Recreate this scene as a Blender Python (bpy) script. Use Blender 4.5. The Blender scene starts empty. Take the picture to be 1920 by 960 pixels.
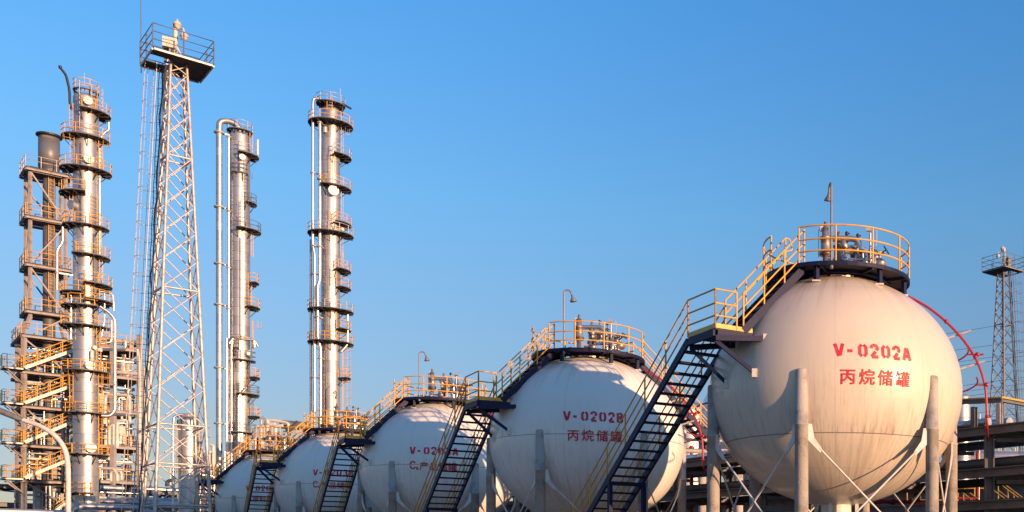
import bpy, math, random
from mathutils import Vector, Matrix
random.seed(7)
C = bpy.context.scene.collection
S = bpy.context.scene
PI = math.pi
R = math.radians

# ------------------------------------------------------------------ camera, sky, sun
F, PPX, HY, EYE = 1984.0, 1600.0, 1060.0, 1.7
cd = bpy.data.cameras.new('camera')
cam = bpy.data.objects.new('camera', cd); C.objects.link(cam)
cam.location = (0, 0, EYE); cam.rotation_euler = (R(90), 0, 0)
cd.sensor_fit = 'HORIZONTAL'; cd.sensor_width = 36.0
cd.lens = 36.0 * F / 1920.0
cd.shift_x = (960 - PPX) / 1920.0
cd.shift_y = (HY - 480) / 1920.0
cd.clip_start = 0.1; cd.clip_end = 6000
S.camera = cam
SUN_AZ, SUN_EL = 55.0, 6.5            # to the right of and behind the camera, low
sdir = Vector((math.sin(R(SUN_AZ)) * math.cos(R(SUN_EL)), -math.cos(R(SUN_AZ)) * math.cos(R(SUN_EL)), math.sin(R(SUN_EL))))
W = bpy.data.worlds.new('World'); S.world = W; W.use_nodes = True
nt = W.node_tree; nt.nodes.clear()
sky = nt.nodes.new('ShaderNodeTexSky'); sky.sky_type = 'NISHITA'; sky.sun_disc = False
sky.sun_elevation = R(SUN_EL); sky.sun_rotation = math.atan2(sdir.x, sdir.y)
sky.air_density = 1.0; sky.dust_density = 0.3; sky.ozone_density = 3.0
hsv = nt.nodes.new('ShaderNodeHueSaturation'); hsv.inputs['Saturation'].default_value = 1.0
bg = nt.nodes.new('ShaderNodeBackground'); bg.inputs['Strength'].default_value = 0.15
wo = nt.nodes.new('ShaderNodeOutputWorld')
# tone the clear-air sky by elevation: deeper blue overhead, greyer near the horizon
tcw = nt.nodes.new('ShaderNodeTexCoord'); sxw = nt.nodes.new('ShaderNodeSeparateXYZ'); nt.links.new(tcw.outputs['Generated'], sxw.inputs[0])
rw = nt.nodes.new('ShaderNodeValToRGB'); nt.links.new(sxw.outputs[2], rw.inputs[0])
for i, (p_, c_) in enumerate(((0.0, (0.62, 0.47, 0.52)), (0.12, (0.72, 0.57, 0.60)), (0.23, (0.80, 0.78, 0.82)), (0.31, (0.75, 0.95, 1.02)), (0.46, (0.61, 1.05, 1.30)))):
    e_ = rw.color_ramp.elements[i] if i < 2 else rw.color_ramp.elements.new(p_)
    e_.position = p_; e_.color = (*c_, 1)
mw = nt.nodes.new('ShaderNodeMix'); mw.data_type = 'RGBA'; mw.blend_type = 'MULTIPLY'; mw.inputs[0].default_value = 1.0
nt.links.new(sky.outputs[0], mw.inputs[6]); nt.links.new(rw.outputs[0], mw.inputs[7]); nt.links.new(mw.outputs[2], hsv.inputs['Color']); nt.links.new(hsv.outputs[0], bg.inputs['Color']); nt.links.new(bg.outputs[0], wo.inputs['Surface'])
sl = bpy.data.lights.new('sun', 'SUN'); sl.energy = 4.2; sl.angle = R(0.5); sl.color = (1.0, 0.585, 0.32)
so = bpy.data.objects.new('sun', sl); C.objects.link(so)
so.rotation_euler = sdir.to_track_quat('Z', 'Y').to_euler(); so.location = (30, -30, 40)
S.view_settings.view_transform = 'Standard'; S.view_settings.look = 'None'
S.view_settings.exposure = 0.9; S.view_settings.gamma = 1.0; S.view_settings.use_curve_mapping = False

# ------------------------------------------------------------------ materials
def new_mat(name):
    m = bpy.data.materials.new(name); m.use_nodes = True
    return m, m.node_tree, m.node_tree.nodes['Principled BSDF']
def N(t, typ, **kw):
    n = t.nodes.new(typ)
    for k, v in kw.items(): setattr(n, k, v)
    return n
def mix(t, fac, a, b, mode='MIX'):
    n = t.nodes.new('ShaderNodeMix'); n.data_type = 'RGBA'; n.blend_type = mode
    for sock, v in ((n.inputs[0], fac), (n.inputs[6], a), (n.inputs[7], b)):
        if hasattr(v, 'is_output'): t.links.new(v, sock)
        else: sock.default_value = v if not isinstance(v, tuple) or len(v) == 4 else (*v, 1)
    return n.outputs[2]
def mth(t, op, a, b=None, c=None, clamp=False):
    n = t.nodes.new('ShaderNodeMath'); n.operation = op; n.use_clamp = clamp
    for s, v in zip(n.inputs, (a, b, c)):
        if v is None: continue
        if hasattr(v, 'is_output'): t.links.new(v, s)
        else: s.default_value = v
    return n.outputs[0]
def ramp(t, x, lo, hi):
    n = t.nodes.new('ShaderNodeMapRange'); n.inputs[1].default_value = lo; n.inputs[2].default_value = hi
    n.interpolation_type = 'SMOOTHSTEP'
    t.links.new(x, n.inputs[0]); return n.outputs[0]
def noise(t, vec, scale, detail=4, rough=0.55):
    n = t.nodes.new('ShaderNodeTexNoise'); n.inputs['Scale'].default_value = scale
    n.inputs['Detail'].default_value = detail; n.inputs['Roughness'].default_value = rough
    t.links.new(vec, n.inputs['Vector']); return n.outputs['Fac']
def mat(name, col, rough=0.5, metal=0.0, dirt=0.25, dirt_col=None, scale=1.6, bump=0.0, coat=0.0):
    m, t, p = new_mat(name)
    tc = N(t, 'ShaderNodeTexCoord').outputs['Object']
    f1 = noise(t, tc, scale, 6); f2 = noise(t, tc, scale * 9, 3)
    dc = dirt_col or tuple(c * 0.55 for c in col)
    fac = mth(t, 'MULTIPLY', ramp(t, mth(t, 'ADD', mth(t, 'MULTIPLY', f1, 0.75), mth(t, 'MULTIPLY', f2, 0.25)), 0.45, 0.68), dirt * 2.2, clamp=True)
    t.links.new(mix(t, fac, col, dc), p.inputs['Base Color'])
    t.links.new(mth(t, 'ADD', mth(t, 'MULTIPLY', f2, 0.25), rough - 0.12, clamp=True), p.inputs['Roughness'])
    p.inputs['Metallic'].default_value = metal
    p.inputs['Coat Weight'].default_value = coat
    if bump:
        b = N(t, 'ShaderNodeBump'); b.inputs['Strength'].default_value = bump; b.inputs['Distance'].default_value = 0.02
        t.links.new(f2, b.inputs['Height']); t.links.new(b.outputs[0], p.inputs['Normal'])
    return m
def shell_mat(name, base, seam_z, grime):
    """weathered tank paint: vertical run marks, rust below the deck, welded plate seams"""
    m, t, p = new_mat(name)
    tc = N(t, 'ShaderNodeTexCoord').outputs['Object']
    sx = N(t, 'ShaderNodeSeparateXYZ'); t.links.new(tc, sx.inputs[0])
    x, y, z = sx.outputs
    az = mth(t, 'ARCTAN2', y, x)
    rh = mth(t, 'SQRT', mth(t, 'ADD', mth(t, 'MULTIPLY', x, x), mth(t, 'MULTIPLY', y, y)))
    cx = N(t, 'ShaderNodeCombineXYZ')
    for i, v in enumerate((mth(t, 'COSINE', az), mth(t, 'SINE', az))): t.links.new(v, cx.inputs[i])
    t.links.new(mth(t, 'MULTIPLY', z, 0.035), cx.inputs[2])
    st = noise(t, cx.outputs[0], 48, 5, 0.68); st2 = noise(t, cx.outputs[0], 9, 3)
    cl = noise(t, tc, 0.55, 5)
    low = ramp(t, z, 1.6, -2.2); top = ramp(t, z, 1.3, 3.0)
    run = mth(t, 'MULTIPLY', ramp(t, st, 0.47, 0.72), mth(t, 'ADD', mth(t, 'MULTIPLY', low, 0.75), 0.05), clamp=True)
    run = mth(t, 'MULTIPLY', run, grime, clamp=True)
    c1 = mix(t, mth(t, 'MULTIPLY', ramp(t, cl, 0.4, 0.7), 0.35), base, tuple(v * 0.86 for v in base))
    c2 = mix(t, run, c1, (0.27, 0.22, 0.18))
    dr = mth(t, 'MULTIPLY', ramp(t, mth(t, 'SUBTRACT', z, seam_z), 0.42, 0.02), mth(t, 'GREATER_THAN', z, seam_z))
    dr = mth(t, 'MULTIPLY', mth(t, 'MULTIPLY', dr, ramp(t, st2, 0.52, 0.66)), mth(t, 'MULTIPLY', ramp(t, st, 0.40, 0.60), 0.85 * grime), clamp=True)
    c2 = mix(t, dr, c2, (0.15, 0.12, 0.10))
    bl = mth(t, 'MULTIPLY', mth(t, 'MULTIPLY', ramp(t, st2, 0.56, 0.70), low), 0.45 * grime, clamp=True)
    c2 = mix(t, bl, c2, (0.22, 0.17, 0.13))
    rust = mth(t, 'MULTIPLY', mth(t, 'MULTIPLY', mth(t, 'MULTIPLY', ramp(t, st2, 0.46, 0.66), mth(t, 'ADD', mth(t, 'MULTIPLY', ramp(t, st, 0.4, 0.65), 0.8), 0.3)), top), 0.85, clamp=True)
    c3 = mix(t, rust, c2, (0.36, 0.17, 0.07))
    # seams: one parallel at seam_z, lower ring, meridians
    s1 = mth(t, 'LESS_THAN', mth(t, 'ABSOLUTE', mth(t, 'SUBTRACT', z, seam_z)), 0.012)
    s2 = mth(t, 'LESS_THAN', mth(t, 'ABSOLUTE', mth(t, 'ADD', z, 2.33)), 0.008)
    s3 = mth(t, 'LESS_THAN', mth(t, 'ABSOLUTE', mth(t, 'SUBTRACT', z, 2.45)), 0.008)
    pp = mth(t, 'PINGPONG', mth(t, 'ADD', az, 0.17), PI / 9)
    s4 = mth(t, 'MULTIPLY', mth(t, 'LESS_THAN', mth(t, 'MULTIPLY', pp, rh), 0.010), 0.5)
    sm = mth(t, 'MULTIPLY', mth(t, 'MAXIMUM', s1, 0.0), 0.75)
    c4 = mix(t, sm, c3, (0.10, 0.08, 0.07))
    wm = mth(t, 'MULTIPLY', mth(t, 'MAXIMUM', s4, mth(t, 'MULTIPLY', mth(t, 'MAXIMUM', s2, s3), 0.6)), 0.8)
    c5 = mix(t, wm, c4, (0.42, 0.38, 0.33))
    t.links.new(c5, p.inputs['Base Color'])
    t.links.new(mth(t, 'ADD', mth(t, 'MULTIPLY', run, 0.2), 0.45), p.inputs['Roughness'])
    p.inputs['Coat Weight'].default_value = 0.45; p.inputs['Coat Roughness'].default_value = 0.15
    b = N(t, 'ShaderNodeBump'); b.inputs['Strength'].default_value = 0.12; b.inputs['Distance'].default_value = 0.03
    t.links.new(mth(t, 'ADD', noise(t, tc, 2.2, 3), mth(t, 'MULTIPLY', mth(t, 'MAXIMUM', s1, s4), -1.0)), b.inputs['Height'])
    t.links.new(b.outputs[0], p.inputs['Normal'])
    return m
def clad_mat(name, col, rough=0.30, band=1.0, metal=0.8):
    """aluminium insulation cladding: sheets in horizontal courses with slightly different tone, seams"""
    m, t, p = new_mat(name)
    tc = N(t, 'ShaderNodeTexCoord').outputs['Object']
    sx = N(t, 'ShaderNodeSeparateXYZ'); t.links.new(tc, sx.inputs[0])
    z = sx.outputs[2]
    crs = mth(t, 'FLOOR', mth(t, 'DIVIDE', z, band))
    az = mth(t, 'ARCTAN2', sx.outputs[1], sx.outputs[0])
    sec = mth(t, 'FLOOR', mth(t, 'DIVIDE', mth(t, 'ADD', az, mth(t, 'MULTIPLY', crs, 0.37)), PI / 3))
    cb = N(t, 'ShaderNodeCombineXYZ'); t.links.new(crs, cb.inputs[0]); t.links.new(sec, cb.inputs[1])
    wn = N(t, 'ShaderNodeTexWhiteNoise'); t.links.new(cb.outputs[0], wn.inputs['Vector'])
    fr = mth(t, 'FRACT', mth(t, 'DIVIDE', z, band))
    seam = mth(t, 'LESS_THAN', fr, 0.035 / band)
    n1 = noise(t, tc, 1.3, 6)
    v = mth(t, 'ADD', mth(t, 'MULTIPLY', wn.outputs['Value'], 0.22), 0.80)
    c = mix(t, 1.0, col, (1, 1, 1), 'MULTIPLY')
    cc = N(t, 'ShaderNodeVectorMath', operation='SCALE'); t.links.new(c, cc.inputs[0]); t.links.new(v, cc.inputs['Scale'])
    c2 = mix(t, mth(t, 'MULTIPLY', ramp(t, n1, 0.5, 0.75), 0.5), cc.outputs[0], (0.36, 0.33, 0.30))
    c3 = mix(t, mth(t, 'MULTIPLY', seam, 0.6), c2, (0.14, 0.13, 0.12))
    t.links.new(c3, p.inputs['Base Color']); p.inputs['Metallic'].default_value = metal
    t.links.new(mth(t, 'ADD', mth(t, 'MULTIPLY', n1, 0.22), mth(t, 'ADD', mth(t, 'MULTIPLY', wn.outputs['Value'], 0.07), rough - 0.12)), p.inputs['Roughness'])
    b = N(t, 'ShaderNodeBump'); b.inputs['Strength'].default_value = 0.18; b.inputs['Distance'].default_value = 0.03
    t.links.new(mth(t, 'SUBTRACT', noise(t, tc, 1.6, 2), seam), b.inputs['Height']); t.links.new(b.outputs[0], p.inputs['Normal'])
    return m

M = {}
M['shell_a'] = shell_mat('tank_paint_plain', (0.63, 0.555, 0.455), -1.5, 0.65)
M['shell_b'] = shell_mat('tank_paint_seam', (0.79, 0.76, 0.69), -0.10, 0.55)
M['navy'] = mat('navy_paint', (0.006, 0.011, 0.048), 0.55, 0, 0.2, (0.016, 0.02, 0.06), 3)
M['navy'].node_tree.nodes['Principled BSDF'].inputs['Specular IOR Level'].default_value = 0.22
M['under'] = mat('dark_grating', (0.016, 0.018, 0.026), 0.7, 0, 0.3, (0.04, 0.03, 0.025), 3)
M['yellow'] = mat('yellow_paint', (0.72, 0.36, 0.03), 0.45, 0, 0.22, (0.42, 0.20, 0.05), 4)
M['yellow_shade'] = mat('shaded_yellow_paint', (0.40, 0.24, 0.03), 0.6, 0, 0.5, (0.16, 0.10, 0.04), 4)  # handrail yellow darkened in colour so the low right stairs read as shaded
M['concrete'] = mat('fireproof_concrete', (0.40, 0.37, 0.34), 0.85, 0, 0.4, (0.20, 0.18, 0.16), 2.4, 0.5)
M['white'] = mat('white_paint', (0.62, 0.60, 0.57), 0.45, 0, 0.3, (0.36, 0.30, 0.25), 3)
M['red'] = mat('red_paint', (0.33, 0.014, 0.024), 0.4, 0, 0.25, (0.25, 0.02, 0.02), 3)
M['letter'] = mat('red_lettering', (0.62, 0.012, 0.035), 0.6, 0, 0.35, (0.52, 0.10, 0.09), 7)
M['clad'] = clad_mat('aluminium_cladding', (0.58, 0.565, 0.55), 0.43, 1.05)
M['clad2'] = clad_mat('aluminium_cladding_wide', (0.52, 0.525, 0.53), 0.46, 0.8)
M['clad_dark'] = clad_mat('dull_cladding', (0.12, 0.125, 0.14), 0.55, 1.4, 0.2)
M['casing'] = mat('stack_casing', (0.15, 0.16, 0.18), 0.45, 0.2, 0.3, (0.15, 0.13, 0.12), 2)
M['pipe'] = mat('aluminium_pipe', (0.66, 0.62, 0.58), 0.32, 0.85, 0.2, (0.35, 0.30, 0.26), 2)
M['pale'] = mat('pale_pipe_paint', (0.62, 0.57, 0.50), 0.45, 0, 0.25, (0.36, 0.28, 0.2), 2)
M['galv'] = mat('galvanised_steel', (0.50, 0.475, 0.46), 0.45, 0.35, 0.35, (0.27, 0.18, 0.12), 5)
M['grey'] = mat('grey_steel_paint', (0.13, 0.135, 0.14), 0.55, 0, 0.4, (0.09, 0.07, 0.06), 2.5)
M['frame'] = mat('fireproofed_frame', (0.33, 0.31, 0.305), 0.75, 0, 0.35, (0.2, 0.15, 0.12), 2)
M['rusty'] = mat('rusty_valve_steel', (0.38, 0.33, 0.28), 0.45, 0.6, 0.55, (0.20, 0.08, 0.04), 5)
M['black'] = mat('black_paint', (0.012, 0.012, 0.014), 0.5, 0, 0.2, (0.04, 0.03, 0.03), 4)
M['cream'] = mat('cream_housing', (0.60, 0.54, 0.46), 0.45, 0, 0.25, (0.35, 0.27, 0.2), 6)
M['lampgrey'] = mat('lamp_grey', (0.22, 0.22, 0.22), 0.45, 0.3, 0.3, (0.12, 0.11, 0.1), 5)
M['disc'] = mat('manway_steel', (0.80, 0.75, 0.70), 0.5, 0.1, 0.1, (0.55, 0.5, 0.45), 4)
M['ground'] = mat('gravel_ground', (0.17, 0.16, 0.145), 0.9, 0, 0.4, (0.12, 0.11, 0.09), 0.3, 0.4)
M['road'] = mat('concrete_road', (0.30, 0.28, 0.26), 0.85, 0, 0.3, (0.2, 0.18, 0.16), 0.5, 0.2)
M['wire'] = mat('wire', (0.10, 0.12, 0.15), 0.5, 0.2, 0.1)

# ------------------------------------------------------------------ mesh helper
def V(*a): return Vector(a if len(a) > 1 else a[0])
class MB:
    def __init__(s): s.v, s.f, s.sm = [], [], []
    def add(s, vs, fs, smooth=False):
        o = len(s.v); s.v += [tuple(q) for q in vs]
        for q in fs: s.f.append([i + o for i in q]); s.sm.append(smooth)
    def box(s, c, sz, rot=None):
        c = V(c); hx, hy, hz = sz[0] / 2, sz[1] / 2, sz[2] / 2
        vs = [V(x, y, z) for x in (-hx, hx) for y in (-hy, hy) for z in (-hz, hz)]
        if rot is not None: vs = [rot @ q for q in vs]
        s.add([c + q for q in vs], [(0, 1, 3, 2), (4, 6, 7, 5), (0, 4, 5, 1), (2, 3, 7, 6), (0, 2, 6, 4), (1, 5, 7, 3)])
        return s
    def axes(s, p0, p1):
        d = (V(p1) - V(p0)); L = d.length; d.normalize()
        up = V(0, 0, 1) if abs(d.z) < 0.95 else V(0.7071, 0.7071, 0)
        a = d.cross(up).normalized(); b = a.cross(d).normalized()
        return d, a, b, L
    def beam(s, p0, p1, w, h):
        d, a, b, L = s.axes(p0, p1); p0 = V(p0); p1 = V(p1)
        vs = [p + a * (x * w / 2) + b * (y * h / 2) for p in (p0, p1) for x, y in ((-1, -1), (1, -1), (1, 1), (-1, 1))]
        s.add(vs, [(3, 2, 1, 0), (4, 5, 6, 7), (0, 1, 5, 4), (1, 2, 6, 5), (2, 3, 7, 6), (3, 0, 4, 7)])
        return s
    def ibeam(s, p0, p1, w, h, t=0.03):
        d, a, b, L = s.axes(p0, p1); p0 = V(p0); p1 = V(p1)
        for o in (-1, 1): s.beam(p0 + b * o * (h / 2 - t / 2), p1 + b * o * (h / 2 - t / 2), w, t)
        s.beam(p0 + d * 0.003, p1 - d * 0.003, t, h - 2 * t); return s
    def tube(s, pts, r, seg=8, closed=False, caps=True):
        pts = [V(p) for p in pts]; n = len(pts); rings = []
        rr = r if isinstance(r, (list, tuple)) else [r] * n
        pa = None
        for i, p in enumerate(pts):
            if closed: d = pts[(i + 1) % n] - pts[i - 1]
            else: d = pts[min(i + 1, n - 1)] - pts[max(i - 1, 0)]
            d.normalize()
            if pa is None:
                up = V(0, 0, 1) if abs(d.z) < 0.9 else V(1, 0, 0)
                a = d.cross(up).normalized()
            else:
                a = (pa - d * pa.dot(d))
                a = a.normalized() if a.length > 1e-5 else d.orthogonal().normalized()
            pa = a; b = d.cross(a)
            rings.append([p + (a * math.cos(2 * PI * k / seg) + b * math.sin(2 * PI * k / seg)) * rr[i] for k in range(seg)])
        vs = [q for g in rings for q in g]; fs = []
        m = n if closed else n - 1
        for i in range(m):
            j = (i + 1) % n
            for k in range(seg):
                k2 = (k + 1) % seg
                fs.append((i * seg + k, i * seg + k2, j * seg + k2, j * seg + k))
        s.add(vs, fs, True)
        if caps and not closed:
            s.add(rings[0], [tuple(range(seg))[::-1]]); s.add(rings[-1], [tuple(range(seg))])
        return s
    def pipe(s, pts, r, bend=None, seg=10, caps=True):
        return s.tube(fillet(pts, bend or r * 2.6), r, seg, False, caps)
    def lathe(s, prof, c=(0, 0, 0), seg=24, axis=None, smooth=True):
        c = V(c); q = V(axis).normalized().to_track_quat('Z', 'Y').to_matrix() if axis is not None else None
        vs, n = [], len(prof)
        for r, z in prof:
            for k in range(seg):
                p = V(r * math.cos(2 * PI * k / seg), r * math.sin(2 * PI * k / seg), z)
                vs.append(c + (q @ p if q is not None else p))
        sm = []
        for i in range(n - 1):
            flat = prof[i][0] < 1e-6 and prof[i + 1][0] < 1e-6
            if flat: continue
            fs = [(i * seg + k, i * seg + (k + 1) % seg, (i + 1) * seg + (k + 1) % seg, (i + 1) * seg + k) for k in range(seg)]
            sm += fs
        s.add(vs, sm, smooth); return s
    def sector(s, c, r0, r1, a0, a1, z0, z1, step=7.5):
        """flat ring sector plate (angles in degrees)"""
        n = max(2, int(abs(a1 - a0) / step) + 1); full = abs(a1 - a0) >= 359.9
        vs = []
        for i in range(n + (0 if full else 1)):
            a = R(a0 + (a1 - a0) * i / n); u, w = math.cos(a), math.sin(a)
            for r, z in ((r0, z0), (r1, z0), (r1, z1), (r0, z1)): vs.append((c[0] + r * u, c[1] + r * w, z))
        fs = []; tot = len(vs) // 4
        for i in range(n):
            j = (i + 1) % tot
            for k in range(4): fs.append((i * 4 + k, j * 4 + k, j * 4 + (k + 1) % 4, i * 4 + (k + 1) % 4))
        if not full: fs += [(0, 1, 2, 3), (4 * (tot - 1) + 3, 4 * (tot - 1) + 2, 4 * (tot - 1) + 1, 4 * (tot - 1))]
        s.add(vs, fs); return s
    def build(s, name, m, parent=None, loc=None):
        me = bpy.data.meshes.new(name); me.from_pydata(s.v, [], s.f)
        me.polygons.foreach_set('use_smooth', s.sm)
        me.materials.append(M[m] if isinstance(m, str) else m); me.update()
        import bmesh
        bm = bmesh.new(); bm.from_mesh(me); bmesh.ops.recalc_face_normals(bm, faces=bm.faces); bm.to_mesh(me); bm.free()
        o = bpy.data.objects.new(name, me); C.objects.link(o)
        if parent is not None: o.parent = parent
        if loc is not None: o.location = loc
        return o
def fillet(pts, rad, n=5):
    pts = [V(p) for p in pts]; out = [pts[0]]
    for i in range(1, len(pts) - 1):
        a, b, c = pts[i - 1], pts[i], pts[i + 1]
        u, w = (a - b), (c - b); k = min(rad, u.length * 0.49, w.length * 0.49)
        u.normalize(); w.normalize()
        if u.dot(w) < -0.999: out.append(b); continue
        p0, p1 = b + u * k, b + w * k
        for j in range(n + 1):
            t = j / n; out.append(p0 * (1 - t) ** 2 + b * 2 * t * (1 - t) + p1 * t * t)
    out.append(pts[-1]); return out

def thing(name, label, cat, loc=(0, 0, 0), rot=0.0, group=None):
    o = bpy.data.objects.new(name, None); o.empty_display_size = 0.3; C.objects.link(o)
    o.location = loc; o.rotation_euler = (0, 0, rot)
    return tag(o, label, cat, group)
def tag(o, label, cat, group=None):
    o['label'] = label; o['category'] = cat
    if group: o['group'] = group
    return o
def dup(root, label, loc=None, rot=None):
    def cp(o, par):
        c = o.copy(); C.objects.link(c)
        if par is not None: c.parent = par
        for ch in o.children: cp(ch, c)
        return c
    r = cp(root, None); r['label'] = label
    if loc is not None: r.location = loc
    if rot is not None: r.rotation_euler = (0, 0, rot)
    return r
def P(px, py, Y): return V((px - PPX) * Y / F, Y, EYE + (HY - py) * Y / F)
def zat(py, Y): return EYE + (HY - py) * Y / F
def reach(p, d, px):                       # distance along level direction d until it stands at bearing px
    k = (px - PPX) / F
    return (k * p.y - p.x) / (d[0] - k * d[1])
G2 = V(-0.7071, 0.7071, 0); W2 = V(0.7071, 0.7071, 0)     # the plant's grid

def rails(mb, path, h=0.98, r=0.022, levels=(1.0, 0.64, 0.32), post=1.0, closed=False, seg=6, ends=True):
    """posts and rails along a path given at floor level"""
    path = [V(p) for p in path]
    for l in levels: mb.tube([p + V(0, 0, h * l) for p in path], r, seg, closed)
    pts = path + ([path[0]] if closed else [])
    acc, nxt = 0.0, 0.0 if ends else post
    tot = sum((pts[i + 1] - pts[i]).length for i in range(len(pts) - 1))
    n = max(1, round(tot / post)); step = tot / n; nxt = 0.0
    k = 0
    for i in range(len(pts) - 1):
        L = (pts[i + 1] - pts[i]).length
        while k * step <= acc + L + 1e-6 and k < n + (0 if closed else 1):
            t = (k * step - acc) / L if L > 0 else 0
            q = pts[i].lerp(pts[i + 1], min(max(t, 0), 1)); mb.tube([q, q + V(0, 0, h * max(levels))], r * 1.15, seg); k += 1
        acc += L
    return mb
def arc(c, r, a0, a1, z, step=8):
    n = max(2, int(abs(a1 - a0) / step))
    return [V(c[0] + r * math.cos(R(a0 + (a1 - a0) * i / n)), c[1] + r * math.sin(R(a0 + (a1 - a0) * i / n)), z) for i in range(n + 1)]

# ------------------------------------------------------------------ ground
g = MB(); g.add([(-3000, -600, 0), (3000, -600, 0), (3000, 4000, 0), (-3000, 4000, 0)], [(0, 1, 2, 3)])
go = g.build('ground', 'ground'); go['kind'] = 'structure'
g = MB()
a = V(14, 18, 0.004); d = G2
g.add([a, a + W2 * 5, a + W2 * 5 + d * 120, a + d * 120], [(0, 1, 2, 3)])
g2 = MB(); b0 = V(9, 8, 0); g2.add([q - V(0, 0, 0) for q in (V(2, 8, 0.004), V(9, 8, 0.004), V(-80, 104, 0.004), V(-88, 104, 0.004))], [(0, 1, 2, 3)])
ro = g2.build('road', 'road'); ro['kind'] = 'structure'

# ------------------------------------------------------------------ spherical tanks
RS, RV = 3.56, 3.19
ZC = EYE + 4.87
TANKS = [(-0.48, 30.0, 0.0), (-10.0, 40.0, -0.24), (-19.9, 51.0, -0.24), (-29.6, 61.5, -0.30), (-39.3, 72.0, -0.40)]
def tpos(i): x, y, dz = TANKS[i]; return V(x, y, ZC + dz)
tw, tg = V(0.8, 0.6, 0), V(-0.6, 0.8, 0)          # inward and along-landing axes of a stair
DZ = 3.12                                          # deck height above the sphere's centre

def surf(u, v, az0, off=0.006):                    # u metres sideways, v metres up on the painted side
    k = math.sqrt(max(0.0, 1 - (v / RV) ** 2)); az = az0 + u / (RS * k)
    return V((RS * k + off) * math.sin(az), -(RS * k + off) * math.cos(az), v)
STENCIL = {   # strokes in a box 0.62 wide, 1 high; gaps between strokes are the stencil bridges
    'V': [[(0.06, 0.95), (0.31, 0.06)], [(0.60, 0.95), (0.37, 0.12)]],
    '-': [[(0.08, 0.45), (0.42, 0.45)]],
    '0': [[(0.25, 0.91), (0.10, 0.74), (0.10, 0.26), (0.25, 0.09)], [(0.39, 0.91), (0.54, 0.74), (0.54, 0.26), (0.39, 0.09)]],
    '2': [[(0.09, 0.68), (0.13, 0.84), (0.30, 0.92), (0.48, 0.86), (0.54, 0.70), (0.46, 0.55)], [(0.40, 0.46), (0.10, 0.10)], [(0.10, 0.09), (0.57, 0.09)]],
    '3': [[(0.09, 0.78), (0.20, 0.91), (0.42, 0.91), (0.53, 0.76), (0.48, 0.58), (0.30, 0.53)], [(0.34, 0.48), (0.53, 0.40), (0.53, 0.20), (0.42, 0.09), (0.20, 0.09), (0.08, 0.22)]],
    '4': [[(0.38, 0.94), (0.08, 0.36)], [(0.06, 0.29), (0.58, 0.29)], [(0.45, 0.62), (0.45, 0.03)]],
    'A': [[(0.28, 0.93), (0.06, 0.04)], [(0.36, 0.93), (0.58, 0.04)], [(0.20, 0.32), (0.44, 0.32)]],
    'B': [[(0.10, 0.95), (0.10, 0.05)], [(0.20, 0.91), (0.42, 0.91), (0.51, 0.78), (0.46, 0.60), (0.22, 0.54)], [(0.24, 0.46), (0.48, 0.42), (0.55, 0.26), (0.46, 0.09), (0.20, 0.09)]],
    'C': [[(0.56, 0.72), (0.46, 0.88), (0.30, 0.92), (0.14, 0.82), (0.08, 0.55)], [(0.08, 0.45), (0.14, 0.18), (0.30, 0.08), (0.46, 0.12), (0.56, 0.28)]],
}
def stroke(mb, pts, th, f):
    pts = [Vector((p[0], p[1])) for p in pts]
    L, Rr = [], []
    for i, p in enumerate(pts):
        d = pts[min(i + 1, len(pts) - 1)] - pts[max(i - 1, 0)]; d.normalize(); n = Vector((-d.y, d.x))
        L.append(p + n * th / 2); Rr.append(p - n * th / 2)
    for i in range(len(pts) - 1):
        k = 3
        for j in range(k):
            t0, t1 = j / k, (j + 1) / k
            q = [L[i].lerp(L[i + 1], t0), L[i].lerp(L[i + 1], t1), Rr[i].lerp(Rr[i + 1], t1), Rr[i].lerp(Rr[i + 1], t0)]
            mb.add([f(*x) for x in q], [(3, 2, 1, 0)])
def stencil_line(par, text, u0, v0, w, h, az0):
    n = len(text); adv = w / n
    for i, ch in enumerate(text):
        ox = u0 + i * adv
        stroke_h = 0.225; mb = MB()
        for s_ in STENCIL[ch]:
            stroke(mb, s_, stroke_h, lambda a, b: surf(ox + a * adv * 1.22, v0 + b * h, az0))
        mb.build('letter', 'letter', par)
def glyph_line(par, text, u0, v0, pitch, size, az0):
    """characters taken as outlines from the built-in face and laid on the curved shell"""
    for i, ch in enumerate(text):
        cu = bpy.data.curves.new('glyph', 'FONT'); cu.body = ch; cu.size = 1.0; cu.offset = 0.0; cu.resolution_u = 3
        o = bpy.data.objects.new('glyph', cu); C.objects.link(o)
        dg = bpy.context.evaluated_depsgraph_get(); me = o.evaluated_get(dg).to_mesh()
        mb = MB()
        for j, (du, dv) in enumerate(((-1, 0), (1, 0), (0, -1), (0, 1), (0, 0))):     # strokes thickened by overlapping copies of the outline
            vs = [surf(u0 + i * pitch + (v.co.x + du * 0.016) * size, v0 + (v.co.y + dv * 0.016) * size * 0.98, az0, 0.012 + 0.0012 * j) for v in me.vertices]
            mb.add(vs, [list(p.vertices) for p in me.polygons])
        mb.build('letter', 'letter', par)
        o.evaluated_get(dg).to_mesh_clear()
        bpy.data.objects.remove(o); bpy.data.curves.remove(cu)

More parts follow.
